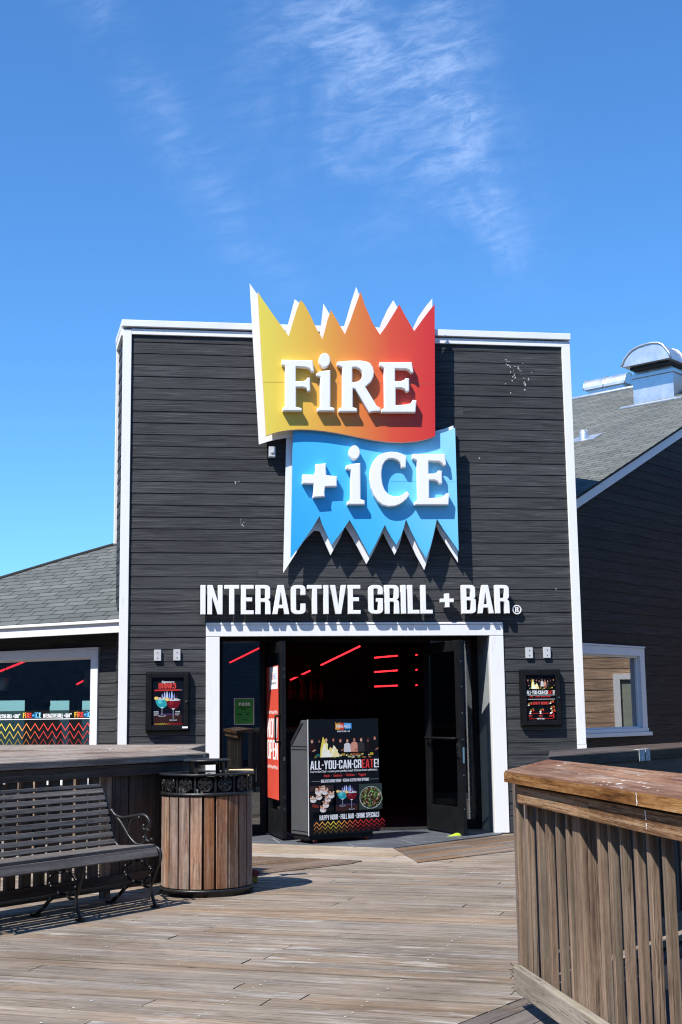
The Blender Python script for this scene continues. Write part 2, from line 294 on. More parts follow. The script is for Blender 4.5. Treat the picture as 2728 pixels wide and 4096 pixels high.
M_['coated'] = glass('coated_window_glass', (0.35, 0.36, 0.37), 0.30, 1.2)
def film():
    m = bpy.data.materials.new('dark_window_film'); m.use_nodes = True; T = NT(m.node_tree)
    tr = T.n('ShaderNodeBsdfTransparent'); tr.inputs[0].default_value = (0.20, 0.25, 0.26, 1)
    df = T.n('ShaderNodeBsdfDiffuse'); df.inputs[0].default_value = (0.02, 0.024, 0.026, 1)
    mx = T.n('ShaderNodeMixShader'); mx.inputs[0].default_value = 0.45; T.l(tr.outputs[0], mx.inputs[1]); T.l(df.outputs[0], mx.inputs[2])
    o = T.n('ShaderNodeOutputMaterial'); T.l(mx.outputs[0], o.inputs[0]); return m
M_['film'] = film()
def printed(name, rough=0.4):
    m, T, b = mat_base(name); at = T.n('ShaderNodeAttribute'); at.attribute_name = 'Col'; T.l(at.outputs[0], b.inputs['Base Color'])
    b.inputs['Roughness'].default_value = rough; b.inputs['Specular IOR Level'].default_value = 0.12; return m
M_['print'] = printed('printed_graphic'); M_['printmatt'] = printed('printed_vinyl', 0.6)
def gradient(name, stops, axis, rough=0.38):
    """printed colour blend running across the panel, in the panel's own UV (0..1)"""
    m, T, b = mat_base(name); s = T.n('ShaderNodeSeparateXYZ'); T.l(T.n('ShaderNodeUVMap').outputs[0], s.inputs[0])
    v = T.math('ADD', T.math('MULTIPLY', s.outputs[0], axis[0]), T.math('MULTIPLY', s.outputs[1], axis[1]))
    T.l(T.ramp(v, stops), b.inputs['Base Color']); b.inputs['Roughness'].default_value = rough; b.inputs['Specular IOR Level'].default_value = 0.35; return m
M_['fire'] = gradient('flame_print', [(0.0, (0.70, 0.60, 0.085)), (0.25, (0.68, 0.42, 0.06)), (0.5, (0.66, 0.23, 0.045)), (0.75, (0.62, 0.075, 0.035)), (1.0, (0.58, 0.03, 0.032))], (1.0, 0.0))
M_['ice'] = gradient('ice_print', [(0.0, (0.03, 0.34, 0.78)), (0.45, (0.06, 0.44, 0.82)), (0.75, (0.16, 0.55, 0.86)), (1.0, (0.30, 0.66, 0.88))], (0.72, 0.30))
def sea_mat():
    m, T, b = mat_base('sea_water'); p = T.n('ShaderNodeNewGeometry').outputs['Position']
    b.inputs['Base Color'].default_value = (0.02, 0.05, 0.06, 1); b.inputs['Roughness'].default_value = 0.12
    bump(T, b, T.noise(T.mapping(p, (0.3, 0.8, 1)), 1.0, 5), 0.6, 0.4); return m
M_['sea'] = sea_mat()

# ------------------------------------------------------------------ mesh helpers
WL = {}
class MB:
    def __init__(s): s.v = []; s.f = []; s.uv = []; s.m = []; s.sm = []; s.c = []
    def face(s, pts, uv=None, mat=0, smooth=False, c=None):
        i = len(s.v); s.v += [Vector(p) for p in pts]; s.f.append(list(range(i, i + len(pts))))
        s.uv.append(uv or [(0, 0)] * len(pts)); s.m.append(mat); s.sm.append(smooth); s.c.append(c)
    def idx(s, ids, uv=None, mat=0, smooth=False, c=None):
        s.f.append(list(ids)); s.uv.append(uv or [(0, 0)] * len(ids)); s.m.append(mat); s.sm.append(smooth); s.c.append(c)
    def hexa(s, p, mat=0):
        """p: 8 corners, 0-3 bottom loop, 4-7 top loop; grain along the longest edge"""
        p = [Vector(q) for q in p]; b = len(s.v); s.v += p
        e = [(p[1] - p[0]), (p[3] - p[0]), (p[4] - p[0])]; L = max(range(3), key=lambda k: e[k].length); ax = e[L].normalized()
        ru, rv = random.random() * 50, random.random() * 50
        for q in ((0, 3, 2, 1), (4, 5, 6, 7), (0, 1, 5, 4), (1, 2, 6, 5), (2, 3, 7, 6), (3, 0, 4, 7)):
            pts = [p[k] for k in q]; nrm = (pts[1] - pts[0]).cross(pts[2] - pts[0])
            o = nrm.cross(ax)
            if o.length < 1e-9: a1 = (pts[1] - pts[0]).normalized(); a2 = (pts[3] - pts[0]).normalized()
            else: a1 = ax; a2 = o.normalized()
            off = rv + q[0] * 3.3
            s.idx([b + k for k in q], [((t - p[0]).dot(a1) + ru, (t - p[0]).dot(a2) + off) for t in pts], mat)
    def box(s, o, a, b, c, mat=0):
        o, a, b, c = Vector(o), Vector(a), Vector(b), Vector(c)
        if a.cross(b).dot(c) < 0: a, b = b, a
        s.hexa([o, o + a, o + a + b, o + b, o + c, o + a + c, o + a + b + c, o + b + c], mat)
    def aabox(s, x0, x1, y0, y1, z0, z1, mat=0): s.box((x0, y0, z0), (x1 - x0, 0, 0), (0, y1 - y0, 0), (0, 0, z1 - z0), mat)
    def prism(s, pts, vec, mat=0, mat_side=None, uvf=None):
        pts = [Vector(p) for p in pts]; vec = Vector(vec); n = len(pts)
        nr = Vector((0, 0, 0))
        for i in range(n): nr += pts[i].cross(pts[(i + 1) % n])
        if nr.dot(vec) > 0: pts = pts[::-1]
        b = len(s.v); s.v += pts + [p + vec for p in pts]
        uvf = uvf or (lambda p: (p.x, p.z))
        s.idx(range(b, b + n), [uvf(p) for p in pts], mat)
        s.idx([b + n + k for k in reversed(range(n))], [uvf(pts[k]) for k in reversed(range(n))], mat)
        for i in range(n):
            j = (i + 1) % n
            s.idx([b + j, b + i, b + n + i, b + n + j], None, mat if mat_side is None else mat_side)
    def tube(s, pts, r, seg=8, mat=0, closed=False):
        pts = [Vector(p) for p in pts]; n = len(pts); rs = r if isinstance(r, (list, tuple)) else [r] * n
        b = len(s.v); up = None
        for i in range(n):
            if closed: t = pts[(i + 1) % n] - pts[i - 1]
            else: t = pts[min(i + 1, n - 1)] - pts[max(i - 1, 0)]
            t.normalize()
            if up is None: up = t.orthogonal().normalized()
            up = (up - t * up.dot(t)).normalized(); sd_ = t.cross(up)
            for k in range(seg):
                a = 2 * math.pi * k / seg; s.v.append(pts[i] + (up * math.cos(a) + sd_ * math.sin(a)) * rs[i])
        for i in range(n if closed else n - 1):
            for k in range(seg):
                k2 = (k + 1) % seg; i2 = (i + 1) % n
                s.idx([b + i * seg + k, b + i * seg + k2, b + i2 * seg + k2, b + i2 * seg + k], None, mat, True)
        if not closed:
            s.idx([b + k for k in reversed(range(seg))], None, mat); s.idx([b + (n - 1) * seg + k for k in range(seg)], None, mat)
    def lathe(s, prof, c, seg=32, mat=0, closed=False):
        c = Vector(c); b = len(s.v); n = len(prof)
        for k in range(seg):
            a = 2 * math.pi * k / seg
            for r, z in prof: s.v.append(c + Vector((math.cos(a) * r, math.sin(a) * r, z)))
        for k in range(seg):
            k2 = (k + 1) % seg
            for i in range(n if closed else n - 1):
                j = (i + 1) % n
                s.idx([b + k * n + i, b + k2 * n + i, b + k2 * n + j, b + k * n + j], None, mat, True)
    def build(s, name, mats, parent=None, bevel=0.0, smooth_angle=None, kind=None, recalc=True):
        me = bpy.data.meshes.new(name)
        lo = Vector([min(v[i] for v in s.v) for i in range(3)]); hi = Vector([max(v[i] for v in s.v) for i in range(3)])
        c = (lo + hi) / 2
        if parent is None: c.z = lo.z
        me.from_pydata([tuple(v - c) for v in s.v], [], s.f)
        ul = me.uv_layers.new(name="UVMap"); k = 0
        flat = [u for f in s.uv for u in f]
        for i, u in enumerate(flat): ul.data[i].uv = u
        if any(x is not None for x in s.c):
            ca = me.color_attributes.new(name='Col', type='FLOAT_COLOR', domain='CORNER')
            i = 0
            for f, cc_ in zip(s.f, s.c):
                for _ in f: ca.data[i].color = (*(cc_ or (1, 1, 1)), 1); i += 1
        mats = mats if isinstance(mats, (list, tuple)) else [mats]
        for m in mats: me.materials.append(M_[m] if isinstance(m, str) else m)
        for p, mi, smf in zip(me.polygons, s.m, s.sm): p.material_index = mi; p.use_smooth = smf
        if recalc:
            bm = bmesh.new(); bm.from_mesh(me); bmesh.ops.recalc_face_normals(bm, faces=bm.faces); bm.to_mesh(me); bm.free()
        me.update()
        o = bpy.data.objects.new(name, me); col.objects.link(o)
        WL[o.name] = c
        if parent is not None: o.parent = parent; o.location = c - WL[parent.name]
        else: o.location = c
        if bevel:
            bv = o.modifiers.new('bevel', 'BEVEL'); bv.width = bevel; bv.segments = 2; bv.limit_method = 'ANGLE'; bv.angle_limit = math.radians(40)
        if kind: o['kind'] = kind
        return o
def thing(name, label, cat, loc, group=None):
    o = bpy.data.objects.new(name, None); o.empty_display_size = 0.2; col.objects.link(o); o.location = loc; WL[o.name] = Vector(loc)
    return tag(o, label, cat, group)
def tag(o, label, cat, group=None):
    o['label'] = label; o['category'] = cat
    if group: o['group'] = group
    return o
def copy_tree(o, dloc=Vector((0, 0, 0)), parent=None):
    c = o.copy(); col.objects.link(c)
    WL[c.name] = WL[o.name] + dloc
    if parent is not None: c.parent = parent
    else: c.location = o.location + dloc
    for ch in list(o.children): copy_tree(ch, dloc, c)
    return c
# ------------------------------------------------------------------ lettering
def rnd(pts, seg=4):
    """closed outline; a vertex (x, y, r) gets its corner rounded with radius r"""
    out = []; n = len(pts)
    for i, p in enumerate(pts):
        if len(p) == 2: out.append((p[0], p[1])); continue
        P = Vector(p[:2]); a = Vector(pts[i - 1][:2]) - P; b = Vector(pts[(i + 1) % n][:2]) - P
        r = min(p[2], a.length * 0.5, b.length * 0.5); p0 = P + a.normalized() * r; p1 = P + b.normalized() * r
        for k in range(seg + 1):
            t = k / seg; q = p0 * (1 - t) ** 2 + P * 2 * t * (1 - t) + p1 * t * t; out.append((q.x, q.y))
    return out
def ell(cx_, cy_, rx, ry, n=28): return [(cx_ + rx * math.cos(2 * math.pi * k / n), cy_ + ry * math.sin(2 * math.pi * k / n)) for k in range(n)]
IN = [(.13, .12), (.25, .12, .05), (.25, .88, .05), (.13, .88)]
IN4 = [(.13, .12, .05), (.25, .12, .05), (.25, .88, .05), (.13, .88, .05)]
GL = {
 'I': (.13, [[(0, 0), (.13, 0), (.13, 1), (0, 1)]]),
 'N': (.39, [[(0, 0), (.12, 0), (.12, .60), (.265, 0), (.39, 0), (.39, 1), (.27, 1), (.27, .43), (.13, 1), (0, 1)]]),
 'T': (.38, [[(.125, 0), (.255, 0), (.255, .87), (.38, .87), (.38, 1), (0, 1), (0, .87), (.125, .87)]]),
 'E': (.33, [[(0, 0), (.33, 0), (.33, .13), (.13, .13), (.13, .44), (.29, .44), (.29, .57), (.13, .57), (.13, .87), (.33, .87), (.33, 1), (0, 1)]]),
 'F': (.32, [[(0, 0), (.13, 0), (.13, .42), (.28, .42), (.28, .55), (.13, .55), (.13, .87), (.32, .87), (.32, 1), (0, 1)]]),
 'L': (.31, [[(0, 0), (.31, 0), (.31, .13), (.13, .13), (.13, 1), (0, 1)]]),
 'R': (.39, [[(0, 0), (.13, 0), (.13, .42), (.25, .42, .05), (.255, 0), (.39, 0), (.38, .43, .04), (.33, .49), (.38, .56, .05), (.38, 1, .14), (0, 1)], [(.13, .54), (.25, .54, .04), (.25, .88, .05), (.13, .88)]]),
 'A': (.44, [[(0, 0), (.13, 0), (.155, .2), (.285, .2), (.31, 0), (.44, 0), (.30, 1), (.14, 1)], [(.17, .32), (.27, .32), (.22, .76)]]),
 'C': (.38, [[(.25, .36), (.25, .12, .05), (.13, .12, .05), (.13, .88, .05), (.25, .88, .05), (.25, .66), (.38, .66), (.38, 1, .15), (0, 1, .15), (0, 0, .15), (.38, 0, .15), (.38, .36)]]),
 'G': (.38, [[(.25, .42), (.25, .12, .05), (.13, .12, .05), (.13, .88, .05), (.25, .88, .05), (.25, .68), (.38, .68), (.38, 1, .15), (0, 1, .15), (0, 0, .15), (.38, 0, .15), (.38, .54), (.2, .54), (.2, .42)]]),
 'O': (.38, [[(0, 0, .15), (.38, 0, .15), (.38, 1, .15), (0, 1, .15)], IN4]),
 'D': (.38, [[(0, 0), (.38, 0, .16), (.38, 1, .16), (0, 1)], IN]),
 'U': (.38, [[(0, 1), (0, 0, .15), (.38, 0, .15), (.38, 1), (.25, 1), (.25, .12, .05), (.13, .12, .05), (.13, 1)]]),
 'S': (.38, [[(0, .3), (0, 0, .15), (.38, 0, .15), (.38, .50, .12), (.13, .70, .05), (.13, .88, .05), (.25, .88, .05), (.25, .7), (.38, .7), (.38, 1, .15), (0, 1, .15), (0, .60, .12), (.25, .40, .05), (.25, .12, .05), (.13, .12, .05), (.13, .3)]]),
 'P': (.38, [[(0, 0), (.13, 0), (.13, .38), (.38, .38, .14), (.38, 1, .14), (0, 1)], [(.13, .5), (.25, .5, .05), (.25, .88, .05), (.13, .88)]]),
 'B': (.38, [[(0, 0), (.38, 0, .14), (.38, .49, .08), (.33, .53), (.37, .57, .06), (.37, 1, .14), (0, 1)], [(.13, .12), (.25, .12, .05), (.25, .46, .04), (.13, .46)], [(.13, .58), (.245, .58, .04), (.245, .88, .05), (.13, .88)]]),
 'H': (.38, [[(0, 0), (.13, 0), (.13, .43), (.25, .43), (.25, 0), (.38, 0), (.38, 1), (.25, 1), (.25, .56), (.13, .56), (.13, 1), (0, 1)]]),
 'K': (.41, [[(0, 0), (.13, 0), (.13, .32), (.18, .42), (.27, 0), (.41, 0), (.265, .57), (.4, 1), (.27, 1), (.13, .62), (.13, 1), (0, 1)]]),
 'V': (.42, [[(.14, 0), (.28, 0), (.42, 1), (.29, 1), (.21, .27), (.13, 1), (0, 1)]]),
 'W': (.60, [[(.09, 0), (.25, 0), (.3, .55), (.35, 0), (.51, 0), (.6, 1), (.48, 1), (.43, .35), (.37, 1), (.23, 1), (.17, .35), (.12, 1), (0, 1)]]),
 'Y': (.41, [[(.14, 0), (.27, 0), (.27, .4), (.41, 1), (.275, 1), (.205, .6), (.135, 1), (0, 1), (.14, .4)]]),
 '-': (.18, [[(0, .43), (.18, .43), (.18, .56), (0, .56)]]),
 '!': (.14, [[(.02, .28), (.12, .28), (.14, 1), (0, 1)], [(0, 0), (.14, 0), (.14, .15), (0, .15)]]),
 '+': (.36, [[(.12, .22), (.24, .22), (.24, .40), (.36, .40), (.36, .52), (.24, .52), (.24, .70), (.12, .70), (.12, .52), (0, .52), (0, .40), (.12, .40)]]),
 '.': (.12, [[(0, 0), (.12, 0), (.12, .13), (0, .13)]]),
}
# serif capitals of the main sign, traced in one shared frame (x right, y down) and normalised to a cap height of 1
_SER = {
 'F': [[(357,530),(550,535),(560,606),(545,606),(532,588),(510,579),(446,575),(446,664),(495,664),(512,655),(516,643),(535,643),(536,728),(518,728),(511,710),(493,704),(447,704),(447,826),(482,834),(482,852),(362,852),(362,832),(378,826),(378,572),(357,560)]],
 'i': [[(573,618),(598,602),(662,595),(662,826),(687,834),(687,853),(580,853),(580,834),(598,826),(598,640),(573,632)], ell(626,534,36,46)],
 'R': [[(705,543),(780,536),(850,535),(885,540),(912,552),(930,580),(936,610),(932,640),(918,670),(882,702),(955,822),(975,832),(975,855),(938,856),(905,862),(818,715),(803,712),(803,826),(830,838),(830,857),(713,857),(713,838),(737,826),(737,580),(705,565)], [(800,580),(825,579),(845,588),(858,604),(863,625),(858,648),(838,666),(800,672)]],
 'E': [[(972,545),(1172,545),(1184,612),(1168,612),(1158,598),(1140,590),(1068,588),(1068,664),(1105,664),(1128,655),(1133,646),(1156,648),(1157,728),(1138,732),(1128,716),(1105,708),(1072,708),(1072,815),(1130,812),(1165,805),(1180,782),(1203,785),(1196,862),(980,862),(980,842),(1003,832),(998,585),(972,568)]],
 '+': [[(568,1187),(635,1180),(634,1215),(637,1255),(704,1262),(702,1326),(630,1328),(625,1362),(628,1390),(552,1396),(556,1350),(556,1310),(485,1308),(487,1250),(563,1252),(570,1218)]],
 'j': [[(760,1195),(790,1185),(850,1178),(852,1405),(878,1415),(878,1440),(768,1440),(768,1420),(788,1410),(790,1225),(760,1215)], ell(813,1113,35,45)],
 'C': [[(1140,1135),(1135,1208),(1108,1208),(1100,1180),(1085,1163),(1060,1152),(1032,1152),(1008,1166),(990,1195),(983,1235),(983,1270),(990,1315),(1004,1350),(1028,1376),(1060,1388),(1088,1387),(1115,1378),(1142,1355),(1160,1378),(1142,1405),(1120,1425),(1095,1441),(1065,1451),(1025,1453),(990,1443),(960,1420),(935,1383),(918,1335),(909,1280),(910,1235),(920,1195),(937,1160),(962,1132),(1000,1115),(1040,1108),(1075,1110),(1108,1119)]],
 'e': [[(1178,1122),(1380,1122),(1390,1193),(1372,1196),(1362,1180),(1345,1170),(1278,1168),(1278,1245),(1315,1245),(1335,1235),(1340,1225),(1362,1228),(1364,1308),(1345,1310),(1335,1295),(1318,1287),(1282,1287),(1282,1398),(1340,1396),(1372,1388),(1390,1368),(1410,1372),(1403,1442),(1190,1442),(1190,1422),(1212,1410),(1205,1165),(1178,1150)]],
}
def _sernorm():
    base = {'F': 853, 'i': 853, 'R': 858, 'E': 862, '+': 1440, 'j': 1440, 'C': 1444, 'e': 1442}
    for k, cs in _SER.items():
        x0 = min(p[0] for c in cs for p in c); x1 = max(p[0] for c in cs for p in c)
        GL['ser_' + k] = ((x1 - x0) / 318.0, [[((x - x0) / 318.0, (base[k] - y) / 318.0) for x, y in c] for c in cs])
_sernorm()
def fill2d(contours):
    """triangulate outlines with holes -> (verts, faces)"""
    cu = bpy.data.curves.new('tmp', 'CURVE'); cu.dimensions = '2D'; cu.fill_mode = 'BOTH'
    for c in contours:
        sp = cu.splines.new('POLY'); sp.points.add(len(c) - 1)
        for p, q in zip(sp.points, c): p.co = (q[0], q[1], 0, 1)
        sp.use_cyclic_u = True
    ob = bpy.data.objects.new('tmp', cu); me = ob.to_mesh()
    v = [(p.co.x, p.co.y) for p in me.vertices]; f = [tuple(p.vertices) for p in me.polygons]
    ob.to_mesh_clear(); bpy.data.objects.remove(ob); bpy.data.curves.remove(cu)
    return v, f
_tc = {}
def glyph(k):
    if k not in _tc: _tc[k] = fill2d([rnd(c) for c in GL[k][1]])
    return _tc[k]
def line_keys(s, gap=.055, space=.17):
    """[(glyph key, x offset)], total width, for cap height 1"""
    x = 0; out = []
    for ch in s:
        if ch == ' ': x += space; continue
        out.append((ch, x)); x += GL[ch][0] + gap
    return out, x - gap
def logo_keys():
    x = 0; out = []
    for k, g in (('F', .06), ('i', .06), ('R', .03), ('E', .10), ('+', .10), ('j', .06), ('C', .06), ('e', 0)):
        out.append(('ser_' + k, x)); x += GL['ser_' + k][0] + g
    return out, x
_sans = {}
def sans(s):
    """mixed-case line in the built-in face -> (verts, faces, width), x-height from a cap height of 1"""
    if s not in _sans:
        cu = bpy.data.curves.new('tmp', 'FONT'); cu.body = s; cu.size = 1.0; cu.offset = 0.012; cu.resolution_u = 2
        ob = bpy.data.objects.new('tmp', cu); me = ob.to_mesh()
        v = [(p.co.x / .70, p.co.y / .70) for p in me.vertices]; f = [tuple(p.vertices) for p in me.polygons]
        ob.to_mesh_clear(); bpy.data.objects.remove(ob); bpy.data.curves.remove(cu)
        x0 = min(p[0] for p in v); x1 = max(p[0] for p in v)
        _sans[s] = ([(p[0] - x0, p[1]) for p in v], f, x1 - x0)
    return _sans[s]
class Print:
    """flat printed artwork on a panel: origin O (lower left), ex right, ey up, en out of the face"""
    def __init__(s, O, ex, ey, en, step=0.00025): s.O, s.ex, s.ey, s.en = Vector(O), Vector(ex).normalized(), Vector(ey).normalized(), Vector(en).normalized(); s.z = 0; s.step = step; s.mb = MB()
    def P(s, x, y): return s.O + s.ex * x + s.ey * y + s.en * s.z
    def up(s): s.z += s.step
    def poly(s, pts, c):
        s.up(); c = lin(c); s.mb.face([s.P(x, y) for x, y in pts], c=c)
    def rect(s, x0, y0, x1, y1, c): s.poly([(x0, y0), (x1, y0), (x1, y1), (x0, y1)], c)
    def ell(s, x, y, rx, ry, c, n=18, a0=0, a1=2 * math.pi, tilt=0):
        pts = []
        for k in range(n + (0 if a1 - a0 > 6.28 else 1)):
            a = a0 + (a1 - a0) * k / n; px, py = rx * math.cos(a), ry * math.sin(a)
            pts.append((x + px * math.cos(tilt) - py * math.sin(tilt), y + px * math.sin(tilt) + py * math.cos(tilt)))
        s.poly(pts, c)
    def tri(s, v, f, x, y, sx_, sy_, c, shear=0):
        s.up(); c = lin(c)
        for q in f: s.mb.face([s.P(x + v[i][0] * sx_ + v[i][1] * shear, y + v[i][1] * sy_) for i in q], c=c)
    def caps(s, t, x, y, h, w=None, c='#f2f2f2', cols=None):
        ks, tw = line_keys(t); sx_ = (w / tw) if w else h
        for i, (k, ox) in enumerate(ks):
            v, f = glyph(k); s.tri(v, f, x + ox * sx_, y, sx_, h, cols[i] if cols else c); s.z -= s.step
        s.up(); return tw * sx_
    def logo(s, x, y, h, w, c1, c2, plus=None):
        ks, tw = logo_keys(); sx_ = w / tw
        cc_ = c1 + [plus or c2[0]] + c2
        for (k, ox), c in zip(ks, cc_):
            v, f = glyph(k); s.tri(v, f, x + ox * sx_, y, sx_, h, c); s.z -= s.step
        s.up()
    def mixed(s, t, x, y, h, w, c, shear=0): v, f, tw = sans(t); s.tri(v, f, x, y, w / tw, h, c, shear)
    def zig(s, x0, x1, yb, yt, n, th, cols):
        """zigzag ribbon of n teeth, one colour per tooth"""
        s.up(); p = (x1 - x0) / n
        for k in range(n):
            c = lin(cols(k / max(1, n - 1))); a = x0 + k * p
            s.mb.face([s.P(a, yb), s.P(a + p / 2, yt), s.P(a + p / 2, yt + th), s.P(a, yb + th)], c=c)
            s.mb.face([s.P(a + p / 2, yt), s.P(a + p, yb), s.P(a + p, yb + th), s.P(a + p / 2, yt + th)], c=c)
    def build(s, name, parent=None, mat='print'): return s.mb.build(name, mat, parent)
def hexmix(stops):
    def f(t):
        for (a, ca), (b, cb) in zip(stops, stops[1:]):
            if t <= b:
                k = (t - a) / (b - a); A = [int(ca[i:i + 2], 16) for i in (1, 3, 5)]; B = [int(cb[i:i + 2], 16) for i in (1, 3, 5)]
                return '#' + ''.join('%02x' % int(x + (y - x) * k) for x, y in zip(A, B))
        return stops[-1][1]
    return f
ZC = hexmix([(0, '#e0904a'), (0.25, '#e8d44a'), (0.45, '#e08040'), (0.65, '#d43a34'), (1, '#c02c2e')])
def dimmer(fc, k): return lambda t: '#' + ''.join('%02x' % int(int(fc(t)[i:i + 2], 16) * k) for i in (1, 3, 5))

def letter3d(name, contours, place, depth, mat, parent, bevel=0.004):
    """raised letter: outlines in the sign's own plane, place(x, y, z) puts them into the world"""
    cu = bpy.data.curves.new('tmp', 'CURVE'); cu.dimensions = '2D'; cu.fill_mode = 'BOTH'
    cu.extrude = depth / 2 - bevel; cu.bevel_depth = bevel; cu.bevel_resolution = 1; cu.offset = -bevel
    for c in contours:
        sp = cu.splines.new('POLY'); sp.points.add(len(c) - 1)
        for p, q in zip(sp.points, c): p.co = (q[0], q[1], 0, 1)
        sp.use_cyclic_u = True
    ob = bpy.data.objects.new('tmp', cu); me = ob.to_mesh(); mb = MB()
    mb.v = [place(v.co.x, v.co.y, v.co.z + depth / 2) for v in me.vertices]
    for p in me.polygons: mb.idx(list(p.vertices))
    ob.to_mesh_clear(); bpy.data.objects.remove(ob); bpy.data.curves.remove(cu)
    return mb.build(name, mat, parent)
# ------------------------------------------------------------------ boardwalk, porch and water
V = Vector
def clip_poly(poly, p, n):
    """keep the part of a 2D polygon where (q-p).n >= 0"""
    out = []
    for i in range(len(poly)):
        a, b = poly[i], poly[(i + 1) % len(poly)]; da = (a[0] - p[0]) * n[0] + (a[1] - p[1]) * n[1]; db = (b[0] - p[0]) * n[0] + (b[1] - p[1]) * n[1]
        if da >= 0: out.append(a)
        if (da >= 0) != (db >= 0): t = da / (da - db); out.append((a[0] + (b[0] - a[0]) * t, a[1] + (b[1] - a[1]) * t))
    return out
def planks(name, region, ang, width, mat, z, gap=0.0075, lmin=2.2, lmax=4.5, thick=0.03, kind='structure', nails=True, jit=0.0015, cut=None):
    """boards laid side by side inside a convex region"""
    mb = MB(); d = (math.cos(ang), math.sin(ang)); nn = (-d[1], d[0])
    ts = [p[0] * nn[0] + p[1] * nn[1] for p in region]; ss = [p[0] * d[0] + p[1] * d[1] for p in region]
    t = min(ts) - random.random() * width
    joist0 = 0.6
    while t < max(ts):
        s0 = min(ss) - random.random() * 3
        while s0 < max(ss):
            s1 = s0 + random.uniform(lmin, lmax)
            q = [(d[0] * a + nn[0] * b, d[1] * a + nn[1] * b) for a, b in ((s0, t), (s1 - gap, t), (s1 - gap, t + width - gap), (s0, t + width - gap))]
            for i in range(len(region)):
                a, b = region[i], region[(i + 1) % len(region)]
                if len(q) >= 3: q = clip_poly(q, a, (-(b[1] - a[1]), b[0] - a[0]))
            if len(q) >= 3:
                zz = z + random.uniform(-jit, jit); tl = random.uniform(-0.0012, 0.0012); ru, rv = random.random() * 60, random.random() * 60
                zf = lambda x: zz + tl * ((x[0] * nn[0] + x[1] * nn[1] - t) / width - .5) * 2
                b0 = len(mb.v); n = len(q)
                mb.v += [V((x[0], x[1], zf(x))) for x in q] + [V((x[0], x[1], z - thick)) for x in q]
                uv = [(x[0] * d[0] + x[1] * d[1] + ru, x[0] * nn[0] + x[1] * nn[1] - t + rv) for x in q]
                mb.idx(range(b0, b0 + n), uv)
                for k in range(n): j = (k + 1) % n; mb.idx([b0 + j, b0 + k, b0 + n + k, b0 + n + j], [uv[j], uv[k], (uv[k][0], uv[k][1] + .03), (uv[j][0], uv[j][1] + .03)])
                if nails:
                    a = math.ceil(s0 / joist0) * joist0
                    while a < s1:
                        for fr in (0.25, 0.75):
                            if random.random() < 0.62:
                                x = (d[0] * a + nn[0] * (t + width * fr) + random.uniform(-.01, .01), d[1] * a + nn[1] * (t + width * fr) + random.uniform(-.006, .006))
                                if all((x[0] - region[i][0]) * -(region[(i + 1) % len(region)][1] - region[i][1]) + (x[1] - region[i][1]) * (region[(i + 1) % len(region)][0] - region[i][0]) > 0.01 for i in range(len(region))) and 1.5 < x[1] < 14 and abs(x[0]) < 5:
                                    r = random.uniform(.0035, .0065)
                                    mb.face([(x[0] + r * math.cos(k * 1.0472), x[1] + r * math.sin(k * 1.0472), zz + .0035) for k in range(6)], mat=1)
                        a += joist0
            s0 = s1
        t += width
    return mb.build(name, [mat, 'nailhead'], kind=kind)
A27 = math.radians(180 - 27)
seam = V((1.50, 5.66)); sdir = V((.69, .72)).normalized()
# the seam runs at 45 degrees under the right-hand railing; boards left of it run across, right of it along it
far = 16
sL = [(seam.x - sdir.x * 9, seam.y - sdir.y * 9), (seam.x + sdir.x * 14, seam.y + sdir.y * 14), (-9, 20), (-14, 0)]
planks('boardwalk', [(sL[0][0], sL[0][1]), (sL[1][0], sL[1][1]), (6, 20), (-9, 20), (-12, 2)], A27, 0.145, 'deck', 0.0)
planks('boardwalk', [(1.80, 5.66 + .30 * sdir.y / sdir.x - .005), (sL[0][0] + .004, sL[0][1] - .004), (1.80, -4)], math.atan2(sdir.y, sdir.x), 0.145, 'deckgrey', -0.002)
mb = MB(); mb.aabox(-45, 45, -25, 40, -0.6, -0.04); mb.build('pier_base_shade', 'blackmatt', kind='structure')  # matt black slab, paints the void under the deck as shade
mb = MB(); mb.face([(-6000, -6000, -4), (6000, -6000, -4), (6000, 6000, -4), (-6000, 6000, -4)]); mb.build('sea', 'sea', kind='structure')
APEX = (2.309, 12.291)
slp = [(0.0, 14.2), (0.30, 13.66), APEX, (3.66, 13.372), (3.80, 14.2)]
mb = MB(); mb.prism([(x, y, 0.004) for x, y in slp], (0, 0, 0.008)); mb.build('porch_paving', 'slate', kind='structure')
mb = MB()
for a, b in (((1.962, 12.837), (1.968, 12.40)), ((2.528, 12.95), (2.575, 12.50)), ((1.3, 13.55), (1.32, 12.98)), ((3.1, 13.5), (3.13, 12.93)), ((1.0, 13.2), (3.3, 13.2)), ((1.75, 12.70), (2.85, 12.76))):
    a, b = V((*a, 0)), V((*b, 0)); e = (b - a); w_ = e.cross(V((0, 0, 1))).normalized() * .004
    mb.face([a - w_ + V((0, 0, .0165)), a + w_ + V((0, 0, .0165)), b + w_ + V((0, 0, .0165)), b - w_ + V((0, 0, .0165))])
mb.build('paving_joint', 'grout', kind='structure')
planks('ramp_boards', [(2.288, 11.096), (2.309, 12.291), (-0.2, 14.03), (-0.2, 12.75)], math.atan2(-.85, 1.25), 0.14, 'deckpale', 0.008, thick=0.012, nails=True)
planks('ramp_boards', [(2.288, 11.096), (5.4, 13.15), (5.4, 14.35), (4.6, 14.0), (3.835, 13.416), (2.309, 12.291)], math.atan2(1.1, 1.52), 0.14, 'deckdark', 0.009, thick=0.012)
planks('ramp_boards', [(1.03, 10.72), (1.74, 11.16), (1.86, 11.35), (-0.2, 12.74), (-0.2, 10.05)], math.atan2(.51, .87), 0.14, 'deckdark', 0.009, thick=0.012)

